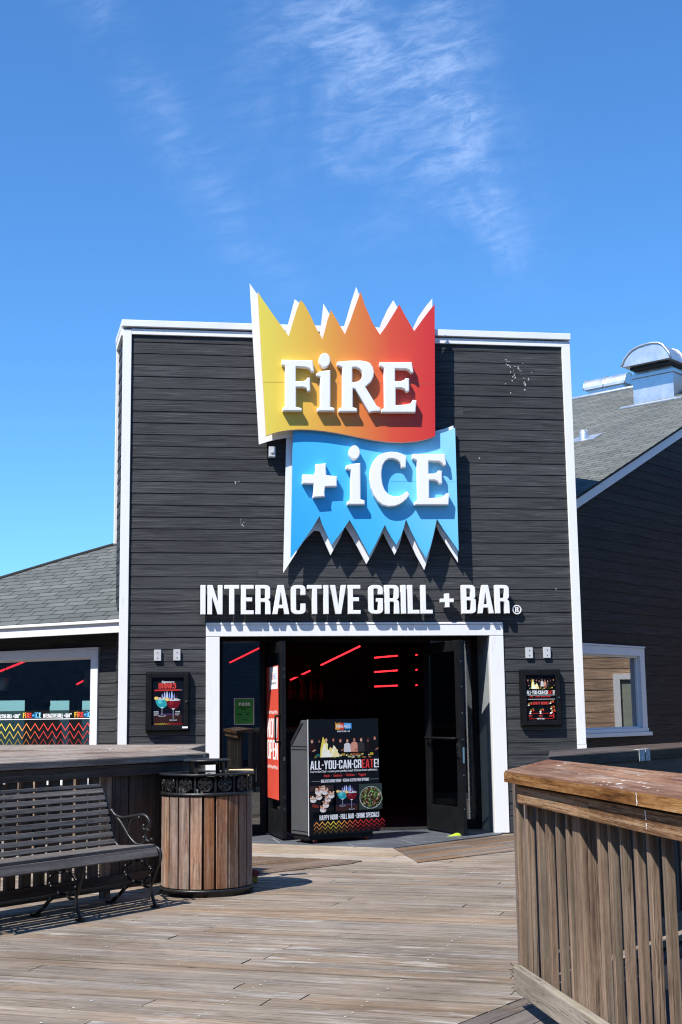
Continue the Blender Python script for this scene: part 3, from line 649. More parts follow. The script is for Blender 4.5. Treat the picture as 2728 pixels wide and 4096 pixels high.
# ------------------------------------------------------------------ the restaurant
B = thing('restaurant_building', 'charcoal clapboard restaurant with white trimmed false front and open black glass doors', 'building', (2.2, 13.5, 0))
Y0 = 13.5
def fa(u, v, Y=Y0): p = on_y(u, v, Y); return p
def siding(name, P, zs, spans, mat, parent, lap=0.007, joint=(2.6, 4.2)):
    """lap boards. P(s, z, out) -> world; spans(z0, z1) -> list of (s at z0 left, right, s at z1 left, right)"""
    mb = MB()
    for z0, z1 in zip(zs, zs[1:]):
        for a0, a1, b0, b1 in spans(z0, z1):
            cuts = [0.0]; L = max(a1 - a0, 1e-6); x = random.uniform(.3, 1) * joint[1]
            while x < L - .25: cuts.append(x / L); x += random.uniform(*joint)
            cuts.append(1.0)
            for c0, c1 in zip(cuts, cuts[1:]):
                e = .0012 if c1 < 1 else 0
                l0, r0, l1, r1 = a0 + (a1 - a0) * c0, a0 + (a1 - a0) * c1 - e, b0 + (b1 - b0) * c0, b0 + (b1 - b0) * c1 - e
                ru, rv = random.random() * 40, random.random() * 40; j = random.uniform(-.0012, .0012)
                i = len(mb.v); mb.v += [P(l0, z0, lap + j), P(r0, z0, lap + j), P(r1, z1 - .003, .0015), P(l1, z1 - .003, .0015), P(l0, z0 + .002, -.003), P(r0, z0 + .002, -.003)]
                mb.idx([i, i + 1, i + 2, i + 3], [(l0 + ru, rv), (r0 + ru, rv), (r1 + ru, z1 - z0 + rv), (l1 + ru, z1 - z0 + rv)])
                mb.idx([i + 1, i, i + 4, i + 5], [(r0 + ru, rv), (l0 + ru, rv), (l0 + ru, rv), (r0 + ru, rv)])
    return mb.build(name, mat, parent, recalc=False)
PZ = 0.12494
zsF = [1.185 + PZ * k for k in range(-9, 33)] + [5.275]
zsF[0] = 0.012
def PF(s, z, o): return V((s, Y0 - o, z))
def spF(z0, z1):
    if z1 <= 2.25 - .03: return [(-.18, .635, -.18, .635), (3.745, 4.55, 3.745, 4.55)]
    return [(-.18, 4.55, -.18, 4.55)]
siding('front_wall', PF, zsF, spF, 'siding', B)
mb = MB()                                                  # solid body of the false front behind the boards
mb.aabox(-.20, .70, Y0 + .004, Y0 + .10, 0, 5.26); mb.aabox(3.68, 4.60, Y0 + .004, Y0 + .10, 0, 5.26); mb.aabox(.70, 3.68, Y0 + .004, Y0 + .10, 2.10, 5.26)
mb.prism([(-.25, Y0 + .1, 2.46), (4.60, Y0 + .1, 2.46), (4.60, 15.0, 2.46), (.1, 15.0, 2.46), (-.31, 14.15, 2.46)], (0, 0, 2.80))
mb.build('tower_core', 'siding_shade', B)
# side wall of the false front, splayed slightly outwards
sA, sB = V((-.267, Y0, 0)), V((-.335, 14.16, 0)); sd_ = (sB - sA).normalized(); sn = V((-sd_.y, sd_.x, 0)); sn = sn if sn.x < 0 else -sn
def PSd(s, z, o): return sA + sd_ * s + sn * (o - .016) + V((0, 0, z))
siding('side_wall', PSd, [.012] + [1.245 + PZ * k for k in range(-9, 33)], lambda a, b: [(.02, .60, .02, .60)], 'siding', B)
def trim(name, p0, p1, w, n, t, mat='white', parent=B, bevel=.003):
    """flat board from p0 to p1 (its centre line), width vector w, thickness t along n"""
    mb = MB(); p0, p1, w, n = V(p0), V(p1), V(w), V(n); mb.box(p0 - w / 2, p1 - p0, w, n * t); return mb.build(name, mat, parent, bevel=bevel)
NF = V((0, -1, 0))
trim('corner_trim', (-.221, Y0, 0), (-.221, Y0, 5.31), (.092, 0, 0), NF, .028)
mb = MB(); mb.aabox(4.545, 4.64, Y0 - .028, Y0, .905, 5.255); mb.aabox(4.544, 4.643, Y0 - .030, Y0, 0, .902); mb.build('corner_trim', 'white', B, bevel=.003)
mb = MB(); mb.aabox(4.602, 4.638, Y0, 15.0, 0, 5.3); mb.build('side_wall', 'siding_shade', B)
mb = MB(); mb.box(sA + sd_ * .60 + sn * -.02 + V((0, 0, 3.10)), sd_ * .075, sn * .036, (0, 0, 2.17)); mb.build('corner_trim', 'white', B, bevel=.003)
mb = MB(); mb.aabox(-.175, 4.64, Y0 - .026, Y0, 5.256, 5.318); mb.build('frieze_board', 'white', B, bevel=.003)
mb = MB(); mb.box(sA + sn * -.012 + V((0, 0, 5.245)), sd_ * .66, sn * .03, (0, 0, .075)); mb.build('frieze_board', 'white', B, bevel=.003)
mb = MB(); mb.prism([(-.278, Y0 - .05, 5.335), (4.645, Y0 - .05, 5.335), (4.66, 15.05, 5.335), (.05, 15.05, 5.335), (-.36, 14.2, 5.335)], (0, 0, .072)); mb.build('coping', 'metalcap', B, bevel=.004)
# entrance: frame, recess, sidelights, doors
mb = MB(); mb.aabox(.618, .758, Y0 - .020, Y0 + .06, 0.002, 2.058); mb.build('door_jamb', 'white', B, bevel=.003)
mb = MB(); mb.aabox(3.622, 3.772, Y0 - .020, Y0 + .06, 0.012, 2.058); mb.build('door_jamb', 'white', B, bevel=.003)
mb = MB(); mb.aabox(.618, 3.772, Y0 - .021, Y0 + .06, 2.062, 2.178); mb.aabox(.616, 3.766, Y0 - .026, Y0 + .02, 2.181, 2.203); mb.build('door_header', 'white', B, bevel=.003)
YR = 14.05
mb = MB(); mb.aabox(.70, .763, Y0 + .062, YR + .05, 0, 2.10); mb.build('recess_wall', 'blackmatt', B)
mb = MB(); mb.aabox(3.617, 3.69, Y0 + .062, YR + .05, 0, 2.10); mb.build('recess_wall', 'greytrim', B)
mb = MB(); mb.aabox(.70, 3.69, Y0 + .062, YR + .05, 2.104, 2.16); mb.build('recess_soffit', 'dark', B)
def frame_rect(mb, x0, x1, z0, z1, y0, y1, w, wb=None):
    wb = wb or w
    mb.aabox(x0, x0 + w, y0, y1, z0, z1); mb.aabox(x1 - w, x1, y0, y1, z0, z1)
    mb.aabox(x0 + w, x1 - w, y0, y1, z1 - w, z1); mb.aabox(x0 + w, x1 - w, y0, y1, z0, z0 + wb)
for x0, x1 in ((.765, 1.275), (3.03, 3.615)):
    mb = MB(); frame_rect(mb, x0, x1, .013, 2.10, YR - .05, YR + .04, .055, .10); fr = mb.build('sidelight', 'black', B, bevel=.003)
    mb = MB(); mb.aabox(x0 + .056, x1 - .056, YR - .008, YR, .114, 2.044); mb.build('pane', 'glass', fr)
mb = MB(); mb.aabox(1.278, 3.028, YR - .03, YR + .05, .002, .022); mb.build('threshold', 'steel', B)
mb = MB(); mb.aabox(1.278, 3.028, YR - .05, YR + .04, 2.02, 2.10); mb.build('door_head', 'black', B)
def door_leaf(H, Fr, side, glassmat):
    """open door leaf from hinge H to free edge Fr; side = unit normal of the face the camera sees"""
    H, Fr = V((*H, 0)), V((*Fr, 0)); e = (Fr - H); L = e.length; e.normalize(); n = V((-e.y, e.x, 0)); n = n if n.dot(V((*side, 0))) > 0 else -n
    T_ = .045; z0, z1 = .03, 2.0
    def bx(mb, a, b, c, d_, o0=0, o1=T_): mb.box(H + e * a + n * (-o1) + V((0, 0, c)), e * (b - a), n * (o1 - o0), (0, 0, d_ - c))
    mb = MB(); bx(mb, 0, .105, z0, z1); bx(mb, L - .105, L, z0, z1); bx(mb, .105, L - .105, z1 - .11, z1); bx(mb, .105, L - .105, z0, z0 + .26)
    d_ = mb.build('door', 'black', B, bevel=.003)
    mb = MB(); bx(mb, .106, L - .106, z0 + .261, z1 - .111, .018, .026); mb.build('pane', glassmat, d_)
    return d_, H, e, n, L
dl, H, e, n, L = door_leaf((1.292, 14.02), (1.372, 13.25), (-1, 0), 'doorglass')
mb = MB(); a = H + e * (L - .055) + n * .055
mb.tube([a - n * .055 + V((0, 0, 1.245)), a + V((0, 0, 1.245)), a + V((0, 0, 1.20)), a + V((0, 0, 1.03)), a + V((0, 0, .985)), a - n * .055 + V((0, 0, .985))], .012, 8); mb.build('door_handle', 'black', dl)
for zc in (1.70, 1.62, .80, .42, .30):
    mb = MB(); mb.box(H + e * L - n * .034 + V((0, 0, zc)), e * .003, n * .02, (0, 0, .035)); mb.build('lock_plate', 'blackmatt' if zc != .80 else 'steel', dl)
# banner taped to the left leaf
BO = H + e * .012 + n * .0035 + V((0, 0, .40))
bw, bh = L * .80, 1.36
mb = MB(); mb.box(BO, e * bw, n * .0015, (0, 0, bh)); ban = mb.build('door_banner', simple('red_vinyl', (0.66, 0.072, 0.04), 0.55, var=.05, nscale=4))
tag(ban, 'red NOW OPEN vinyl banner hung on the open left entrance door', 'banner')
pr = Print(BO + n * .0021, e, (0, 0, 1), n)
for t, y in (('NOW', .62), ('OPEN', .40)): pr.caps(t, .05, y, .20, bw - .09, '#f4f0ee')
for y in (.86, .30): pr.zig(.05, bw - .04, y, y + .03, 8, .014, lambda t: '#f4f0ee')
pr.rect(.18, 1.12, .60, bh - .01, '#f2f2f2'); pr.logo(.24, 1.22, .06, .30, ['#e0b03c', '#e08a3c', '#d8483a', '#cf3030'], ['#2f8fe0', '#3fa2ea', '#58b4ee'])
pr.caps('INTERACTIVE', .26, 1.17, .02, .26, '#333333')
pr.build('banner_print', ban, 'printmatt')
dr, H, e, n, L = door_leaf((3.012, 14.02), (3.218, 13.225), (-1, 0), 'doorglass')
mb = MB(); a = H + n * .045
mb.tube([a + e * .06 + V((0, 0, .99)) - n * .045, a + e * .08 + V((0, 0, .99)), a + e * (L - .10) + V((0, 0, .99)), a + e * (L - .08) + V((0, 0, .99)) - n * .045], .013, 8); mb.build('push_bar', 'black', dr)
mb = MB(); mb.box(H + e * (L - .085) + n * .001 + V((0, 0, .80)), e * .05, n * .012, (0, 0, .14)); mb.box(H + e * L - n * .034 + V((0, 0, .74)), e * .003, n * .02, (0, 0, .16)); mb.build('lock_plate', 'steel', dr)
for zc in (1.78, 1.52, 1.25, .98, .62, .28): mb = MB(); mb.tube([H + e * (L + .001) - n * .02 + V((0, 0, zc)), H + e * (L + .004) - n * .02 + V((0, 0, zc))], .005, 8); mb.build('screw', 'steel', dr)

# ---- wings
P0L = V((-.33, 13.97, 0)); DL = V((math.cos(math.radians(143)), math.sin(math.radians(143)), 0)); NL = V((-.602, -.799, 0)).normalized()
def PL(s, z, o=0): return P0L + DL * s + NL * o + V((0, 0, z))
P0R = V((4.45, 14.2, 0)); DR = V((math.cos(math.radians(40)), math.sin(math.radians(40)), 0)); NR = V((DR.y, -DR.x, 0))
def PR(s, z, o=0): return P0R + DR * s + NR * o + V((0, 0, z))
WIN_L = (.185, 3.3, .56, 1.99); WIN_R = (.60, 2.235, .956, 2.04)
def spans_win(win, smin, smax, top=None):
    def f(z0, z1):
        t0 = smax(z0) if callable(smax) else smax; t1 = smax(z1) if callable(smax) else smax
        l0 = smin(z0) if callable(smin) else smin; l1 = smin(z1) if callable(smin) else smin
        if t0 - l0 < .02: return []
        t1 = max(t1, l1 + .001)
        if z0 < win[3] - .05 and z1 > win[2] + .05: return [(l0, win[0] + .03, l1, win[0] + .03), (win[1] - .03, t0, win[1] - .03, t1)]
        return [(l0, t0, l1, t1)]
    return f
siding('wing_wall', PL, [.012] + [.62 - .01 + PZ * k for k in range(-4, 15)], spans_win(WIN_L, -.06, 8.0), 'siding', B)
zr = lambda s: 3.64 + .4613 * (s - .65)
sr = lambda z: max(-.2, (z - 3.64) / .4613 + .65)
siding('wing_wall', PR, [.012] + [.956 - .01 + PZ * k for k in range(-7, 46)], spans_win(WIN_R, lambda z: sr(z) if z > 3.25 else -.2, lambda z: 14.1 - sr(z) if z > 3.25 else 14.2), 'siding_shade', B)
def slab_win(P, win, s0, s1, z1, t=.09):
    mb = MB()
    for a, b, c, d_ in ((s0, win[0] + .02, 0, z1), (win[1] - .02, s1, 0, z1), (win[0] + .02, win[1] - .02, 0, win[2] + .02), (win[0] + .02, win[1] - .02, win[3] - .02, z1)):
        mb.box(P(a, c, -.004), P(b, c, -.004) - P(a, c, -.004), P(0, 0, -t) - P(0, 0, 0), (0, 0, d_ - c))
    return mb.build('wing_core', 'dark', B)
slab_win(PL, WIN_L, -.02, 8.0, 2.36); slab_win(PR, WIN_R, .05, 14.1, 3.2)
mb = MB(); mb.prism([PR(-.15, 3.2, -.004), PR(14.1, 3.2, -.004), PR(14.1, 3.5, -.004), PR(7.05, 6.56, -.004), PR(-.15, 3.3, -.004)], NR * -.08); mb.build('gable_core', 'dark', B)
def window(P, win, casing, glassmat, head=.10):
    s0, s1, z0, z1 = win
    def b(mb, a, b_, c, d_, o0, o1): mb.box(P(a, c, o0), P(b_, c, o0) - P(a, c, o0), P(0, 0, o1) - P(0, 0, o0), (0, 0, d_ - c))
    mb = MB(); c = casing
    b(mb, s0, s0 + c, z0 + .07, z1 - head, -.06, .03); b(mb, s1 - c, s1, z0 + .07, z1 - head, -.06, .03); b(mb, s0, s1, z1 - head, z1 - .022, -.06, .032)
    b(mb, s0 - .008, s1 + .008, z1 - .020, z1, -.02, .042)
    i = .022; b(mb, s0 + c, s0 + c + i, z0 + .08, z1 - head, -.07, -.015); b(mb, s1 - c - i, s1 - c, z0 + .08, z1 - head, -.07, -.015); b(mb, s0 + c + i, s1 - c - i, z1 - head - i, z1 - head, -.07, -.015); b(mb, s0 + c + i, s1 - c - i, z0 + .08, z0 + .08 + i, -.07, -.015)
    w_ = mb.build('window', 'eavewhite', B, bevel=.002)
    mb = MB(); b(mb, s0 - .03, s1 + .03, z0 - .01, z0 + .035, -.06, .075); b(mb, s0, s1, z0 + .037, z0 + .08, -.06, .045); mb.build('sill', 'eavewhite', w_, bevel=.002)
    mb = MB(); b(mb, s0 + c + i, s1 - c - i, z0 + .08 + i, z1 - head - i, -.05, -.044); mb.build('pane', glassmat, w_)
    return w_
wl = window(PL, WIN_L, .095, 'glass'); wr = window(PR, WIN_R, .115, 'coated', .12)
def decal(P, s_right, s_left, parent, o, sgn, zt):
    """dark window film with lettering and zigzags; reads left to right, seen from outside"""
    e = (P(s_left, 0) - P(s_right, 0)).normalized() * sgn; nn = P(0, 0, 1) - P(0, 0, 0)
    org = P(s_left, zt, o) if sgn < 0 else P(s_right, zt, o); W_ = abs(s_left - s_right)
    mb = MB(); mb.face([org + V((0, 0, -.70)), org + e * W_ + V((0, 0, -.70)), org + e * W_, org]); fl = mb.build('window_film', 'film', parent)
    pr = Print(org + nn * .001, e, (0, 0, 1), nn, .0001)
    x = W_ - .245 if sgn < 0 else .055
    rep = []
    pos = x
    for k in range(4):
        xx = pos - k * .72 if sgn < 0 else pos - .18 + k * .72
        if -.5 < xx < W_:
            if xx > 0: pr.logo(xx, -.078, .055, .26 if sgn < 0 else .22, ['#f0c040', '#f09040', '#e85a44', '#e03a3a'], ['#4db2f2', '#6cc2f6', '#9ad6f8'], '#4aa4f0')
            if xx - .40 > 0 and sgn < 0: pr.caps('INTERACTIVE GRILL + BAR', xx - .43, -.078, .042, .37, '#eef0f0'); pr.ell(xx - .045, -.04, .008, .008, '#eef0f0', 10)
            if sgn > 0 and xx + .3 < W_: pr.caps('INTERACTIVE GRILL + BAR', xx + .26, -.075, .036, .34, '#eef0f0')
    pr.rect(0, -.096, W_, -.089, '#f4f4f4')
    n_ = int(W_ / .121) + 1
    for r, (yb, yt, k) in enumerate(((-.222, -.146, 1), (-.308, -.228, .85), (-.394, -.312, .62), (-.48, -.398, .4))):
        zc = hexmix([(0, '#e84844'), (.24, '#e84844'), (.31, '#f09a50'), (.38, '#f2da50'), (.48, '#f2da50'), (.6, '#f09a50'), (.75, '#e84844'), (1, '#e84844')]) if sgn < 0 else hexmix([(0, '#c87030'), (.3, '#d8a838'), (.5, '#c83030'), (1, '#b02828')])
        fc = (lambda t, zc=zc: zc(1 - t)) if sgn < 0 else zc
        pr.zig(W_ - n_ * .121 if sgn < 0 else 0, W_ if sgn < 0 else n_ * .121, yb, yt, n_, .014, dimmer(fc, k))
    pr.build('window_lettering', fl, 'printmatt')
decal(PL, .303, 3.17, wl, -.042, -1, 1.335)
decal(PR, .74, 2.095, wr, -.058, 1, 1.33)

# ---- roofs
def roofslab(name, pts, th, mat, uvf):
    mb = MB(); mb.prism(pts, (0, 0, -th), uvf=uvf); return mb.build(name, mat, B)
tl = math.tan(math.radians(27)); ZE = 2.25
def RL(s, i): return PL(s, ZE + tl * i, .30 - i)                      # left roof: s along the eave, i inwards
cl_ = 1 / math.cos(math.radians(27))
uvL = lambda p: ((p - RL(0, 0)).dot(DL), (p - RL(0, 0)).dot(-NL) * cl_)
roofslab('roof', [RL(-.40, 0), RL(4.45, 0), RL(2.645, 1.40), RL(1.99, 1.93), RL(1.545, 2.25), RL(.9, 2.65), RL(-.40, 3.1)], .03, 'shingle2', uvL)
mb = MB(); q_ = DL * 2.0 - NL * 2.6 + V((0, 0, .45))
for a, b in ((RL(4.45, -.01), RL(2.645, 1.40)), (RL(2.645, 1.40), RL(1.99, 1.93)), (RL(1.99, 1.93), RL(1.545, 2.25)), (RL(1.545, 2.25), RL(.9, 2.65)), (RL(.9, 2.65), RL(-.40, 3.1))): mb.face([a, b, b + q_, a + q_])
mb.build('roof', 'shingle2', B, recalc=False)
mb = MB(); mb.tube([RL(4.45, .01), RL(2.645, 1.40), RL(1.99, 1.93), RL(1.545, 2.25), RL(.9, 2.65)], .028, 6); mb.build('hip_cap', 'shingle2', B)
mb = MB(); mb.box(PL(-.38, 2.112, .29), PL(4.5, 2.112, .29) - PL(-.38, 2.112, .29), -NL * .03, (0, 0, .105)); mb.box(PL(-.38, 2.215, .318), PL(4.5, 2.215, .318) - PL(-.38, 2.215, .318), -NL * .06, (0, 0, .03)); mb.build('eave_fascia', 'eavewhite', B, bevel=.003)
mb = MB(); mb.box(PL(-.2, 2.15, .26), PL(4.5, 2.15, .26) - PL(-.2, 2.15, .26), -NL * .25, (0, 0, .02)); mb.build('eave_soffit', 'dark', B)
def zt(s): return 3.757 + .4613 * (s - .66)
def RR(s, i, up=0): return PR(s, zt(s) + up, .10 - i)
cr_ = math.sqrt(1 + .4613 ** 2)
uvR = lambda p: ((p - RR(0, 0)).dot(-NR), (p - RR(0, 0)).dot(DR) * cr_)
roofslab('roof', [RR(-.45, 0), RR(7.05, 0), RR(7.05, 6.5), RR(-.45, 6.5)], .03, 'shingle', uvR)
def RR2(s, i): return PR(14.1 - s, zt(s), .10 - i)
roofslab('roof', [RR2(-.45, 0), RR2(7.049, 0), RR2(7.049, 6.5), RR2(-.45, 6.5)], .03, 'shingle', uvR)
mb = MB(); mb.tube([RR(7.05, -.03, .015), RR(7.05, 6.5, .015)], .035, 6); mb.build('ridge_cap', 'galv', B)
for f_ in (RR, RR2):
    mb = MB(); a, b = f_(-.2, .012) + V((0, 0, -.034)), f_(7.02, .012) + V((0, 0, -.034)); mb.box(a + V((0, 0, -.115)), b - a, NR * -.045, (0, 0, .115)); mb.build('rake_fascia', 'eavewhite', B, bevel=.003)

# ---- interior
mb = MB(); mb.prism([(-6.7, 18.9, .006), (-.25, 14.02, .006), (.70, 14.10, .006), (3.69, 14.10, .006), (4.5, 14.35, .006), (9.0, 18.2, .006), (9.05, 21, .006), (-6.7, 21, .006)], (0, 0, .004)); mb.build('interior_floor', 'dark', B)
mb = MB(); mb.prism([(-6.7, 18.85, 2.33), (-.25, 14.0, 2.33), (.70, 13.62, 2.33), (3.69, 13.62, 2.33), (4.5, 14.3, 2.33), (9.0, 18.1, 2.33), (9.05, 21, 2.33), (-6.7, 21, 2.33)], (0, 0, .03)); mb.build('interior_ceiling', 'room', B)
for k, (xa, ya, xb, yb) in enumerate(((-3.2, 20.9, -.9, 15.2), (-1.2, 20.9, .3, 15.4), (-5.0, 19.2, 1.0, 19.2))):
    mb = MB(); a, b = V((xa, ya, 2.16)), V((xb, yb, 2.16)); w_ = (b - a).cross(V((0, 0, 1))).normalized() * .09; mb.box(a - w_ / 2, b - a, w_, (0, 0, .165)); mb.build('ceiling_beam', 'eavewhite' if k < 2 else 'room', B)
mb = MB(); mb.aabox(-6.75, -6.65, 18.7, 21, 0, 2.5); mb.aabox(9.0, 9.1, 18.05, 21, 0, 2.6)
YB = 21.0
ops = []
for u0, u1 in ((-190, -70), (-60, 100), (197, 278), (327, 500), (905, 940), (1672, 1700)):
    ops.append((on_y(u0, 2850, YB).x, on_y(u1, 2850, YB).x, .55, on_y(u0, 2802, YB).z if u0 < 800 else (1.30 if u0 < 1000 else 1.22)))
x = -6.7
for a, b, z0, z1 in ops:
    mb.aabox(x, a, YB, YB + .1, 0, 2.5); mb.aabox(a, b, YB, YB + .1, 0, z0); mb.aabox(a, b, YB, YB + .1, z1, 2.5); x = b
mb.aabox(x, 9.05, YB, YB + .1, 0, 2.5); mb.build('back_wall', 'room', B)
for a, b, z0, z1 in ops[:4]:
    mb = MB(); frame_rect(mb, a - .07, b + .07, z0 - .05, z1 + .07, YB - .03, YB - .002, .075); mb.build('far_window_casing', 'greytrim', B)
mb = MB(); mb.aabox(.1, 4.0, 19.7, 19.78, .011, 2.32); mb.aabox(4.0, 4.12, 16, 19.7, .011, 2.32); mb.build('doorway_dark_screen', 'dark', B)  # black screen added behind the doorway to keep it dark
# ------------------------------------------------------------------ signs on the front wall
def z1(x, y): return (900 + x / 1.568, 1100 + y / 1.568)
def z2(x, y): return (700 + x / 1.0453, 1900 + y / 1.0453)
def on_plane(pts, Y): return [on_y(u, v, Y) for u, v in pts]
def panel(name, pts, Y, th, mats, parent):
    """flat sign panel with its outline in facade coordinates, front face at Y; UV 0..1 over the panel"""
    xs = [p.x for p in pts]; zs = [p.z for p in pts]; x0, x1, a0, a1 = min(xs), max(xs), min(zs), max(zs)
    mb = MB(); mb.prism([V((p.x, Y, p.z)) for p in pts], (0, th, 0), 0, 1, uvf=lambda p: ((p.x - x0) / (x1 - x0), (p.z - a0) / (a1 - a0)))
    return mb.build(name, mats, parent)
YFIRE, YFB, YICE, YIB = 13.265, 13.385, 13.325, 13.425
fire = [(205,105),(235,152),(300,245),(355,322),(400,385),(425,300),(446,230),(472,158),(490,172),(510,205),(540,262),(575,340),(612,402),(630,335),(645,275),(665,220),(700,280),(752,372),(785,290),(818,195),(850,105),(880,195),(925,300),(972,375),(1010,322),(1055,248),(1093,185),(1135,265),(1187,352),(1235,285),(1280,225),(1315,183),
        (1318,1010),(1290,1021),(1250,1033),(1190,1044),(1110,1050),(1020,1046),(930,1035),(860,1022),(780,1005),(700,990),(620,978),(540,970),(460,968),(400,972),(340,982),(300,993),(258,1008)]
fireb = [(155,52),(205,125),(300,262),(372,372),(385,345),(408,262),(437,152),(462,170),(500,215),(590,400),(605,300),(618,180),(650,235),(735,360),(765,265),(795,160),(823,75),(850,150),(955,372),(985,290),(1020,215),(1055,157),(1100,235),(1172,350),(1215,260),(1260,195),(1300,147),
         (1303,1000),(1200,1020),(1000,1010),(780,985),(600,975),(470,1005),(385,1020),(320,1031),(270,1044),(240,1054),(213,1062)]
ice_top = [(427,975),(520,972),(640,985),(800,1008),(900,1030),(1000,1042),(1100,1046),(1180,1040),(1250,1020),(1330,998),(1380,985),(1443,958)]
ice_bot = [(1186,318),(1160,280),(1125,232),(1095,183),(1082,245),(1068,300),(1050,347),(1020,300),(990,240),(966,185),(955,225),(942,262),(925,293),(905,262),(890,235),(878,208),(860,245),(838,290),(813,335),(785,285),(758,235),(730,188),(705,225),(678,262),(655,292),(638,255),(620,215),(604,172),(575,220),(530,285),(484,347)]
iceb_top = [(385,1005),(700,1000),(1000,1030),(1180,1030),(1330,975),(1380,963),(1432,944)]
iceb_bot = [(1183,366),(1150,315),(1110,250),(1092,210),(1075,280),(1060,340),(1042,397),(1010,340),(980,275),(955,225),(945,270),(935,300),(918,333),(895,290),(870,240),(845,290),(825,330),(800,372),(770,315),(740,260),(712,215),(690,265),(670,300),(650,335),(630,290),(606,235),(582,232),(540,275),(510,320),(453,409)]
S1 = thing('sign_panel', 'yellow to red flame-shaped sign panel with raised white letters FiRE', 'sign', (2.2, 13.5, 4.4))
panel('backing_panel', on_plane([z1(*p) for p in fireb], YFB), YFB, .02, ['letter', 'letter'], S1)
panel('printed_panel', on_plane([z1(*p) for p in fire], YFIRE), YFIRE, .045, ['fire', 'pink'], S1)
S2 = thing('sign_panel', 'blue sign panel with icicle teeth along its bottom and raised white letters +iCE', 'sign', (2.5, 13.5, 3.4))
panel('backing_panel', on_plane([z1(*p) for p in iceb_top] + [z2(*p) for p in iceb_bot], YIB), YIB, .02, ['letter', 'letter'], S2)
panel('printed_panel', on_plane([z1(*p) for p in ice_top] + [z2(*p) for p in ice_bot], YICE), YICE, .04, ['ice', 'blueret'], S2)
for par, Yp, keys in ((S1, YFIRE, 'FiRE'), (S2, YICE, '+jCe')):
    for k in keys:
        for q in [_SER[k]]:
            groups = [q] if k in 'R' else [[c] for c in q]
            cs = [[(p.x, p.z) for p in on_plane([z1(*t) for t in rnd(c)], Yp - .075)] for c in q]
            letter3d('letter', cs, lambda x, y, z, Yp=Yp: V((x, Yp - z, y)), .075, 'letter', par, .010)
for x, y in ((1.75, 4.35), (3.0, 4.35), (1.75, 4.75), (3.0, 4.75)): mb = MB(); mb.tube([(x, 13.5, y), (x, YFIRE + .04, y)], .02, 8); mb.build('standoff', 'steel', S1)
for x, y in ((2.1, 3.40), (3.1, 3.40), (2.1, 3.75), (3.1, 3.75)): mb = MB(); mb.tube([(x, 13.5, y), (x, YICE + .03, y)], .02, 8); mb.build('standoff', 'steel', S2)
a, b = on_y(*z1(240, 672), YFIRE), on_y(*z1(1317, 684), YFIRE); mb = MB(); mb.box(V((a.x, YFIRE - .0012, a.z)), V((b.x - a.x, 0, b.z - a.z)), (0, .002, 0), (0, 0, .0022)); mb.build('panel_seam', 'seam', S1)
a, b = on_y(*z1(417, 1290), YICE), on_y(*z1(1451, 1297), YICE); mb = MB(); mb.box(V((a.x, YICE - .0012, a.z)), V((b.x - a.x, 0, b.z - a.z)), (0, .002, 0), (0, 0, .0022)); mb.build('panel_seam', 'blueret', S2)
S3 = thing('lettering_sign', 'white raised capital letters INTERACTIVE GRILL + BAR above the door frame', 'sign', (2.2, 13.5, 2.29))
YL = 13.392
pa, pb, pt = on_y(802, 2457.5, YL), on_y(2040, 2453, YL), on_y(802, 2340, YL)
hL = pt.z - pa.z; keys, tw = line_keys('INTERACTIVE GRILL + BAR', .05, .17); sxL = (pb.x - pa.x) / tw
for k, ox in keys:
    cs = [[(pa.x + (ox + x) * sxL, pa.z + (pb.z - pa.z) * (ox / tw) + y * hL) for x, y in rnd(c)] for c in GL[k][1]]
    letter3d('letter', cs, lambda x, y, z: V((x, YL + .06 - z, y)), .06, 'letter', S3, .003)
rc = on_y(700 + 1430 / 1.0453, 1900 + 563 / 1.0453, 13.45)
letter3d('letter', [[(rc.x + a, rc.z + b) for a, b in ell(0, 0, .050, .050)], [(rc.x + a, rc.z + b) for a, b in ell(0, 0, .039, .039)]], lambda x, y, z: V((x, 13.47 - z, y)), .02, 'letter', S3, .001)
letter3d('letter', [[(rc.x - .017 + x * .088, rc.z - .027 + y * .054) for x, y in rnd(c)] for c in GL['R'][1]], lambda x, y, z: V((x, 13.47 - z, y)), .02, 'letter', S3, .001)
mb = MB(); a, b = fa(*z1(270, 1150)), fa(*z1(311, 1088)); mb.aabox(a.x, b.x, 13.40, 13.485, a.z, b.z); mb.aabox(a.x + .02, b.x - .02, 13.39, 13.40, a.z + .035, b.z - .045); mb.tube([((a.x + b.x) / 2, 13.487, a.z + .04), ((a.x + b.x) / 2, 13.5, a.z + .04)], .012, 8)
tag(mb.build('sensor_box', 'plate', bevel=.004), 'small grey light box under the lower left corner of the flame sign', 'light')
# blank cover plates
def q8(x, y): return (x / 1.742, 2100 + y / 1.742)
def q7(x, y): return (1950 + x / 2.015, 2450 + y / 2.015)
for pts, lb in (((q8(1073, 948), q8(1123, 870)), 'grey blank cover plate above the drinks poster case, the one nearer the corner trim'), ((q8(1208, 946), q8(1257, 868)), 'grey blank cover plate above the drinks poster case, the one nearer the door frame'),
                ((q7(305, 370), q7(358, 283)), 'grey blank cover plate over the right poster case, the one nearer the door frame'), ((q7(448, 368), q7(500, 280)), 'grey blank cover plate over the right poster case, the one nearer the corner trim')):
    a, b = fa(*pts[0]), fa(*pts[1]); mb = MB(); mb.aabox(a.x, b.x, 13.468, 13.5, a.z, b.z)
    t = tag(mb.build('cover_plate', 'plate', bevel=.003), lb, 'cover plate', 'blank cover plates beside the entrance')
    for zz in (a.z + .03, b.z - .03): mb = MB(); mb.tube([((a.x + b.x) / 2, 13.468, zz), ((a.x + b.x) / 2, 13.465, zz)], .006, 8); mb.build('screw', 'steel', t)
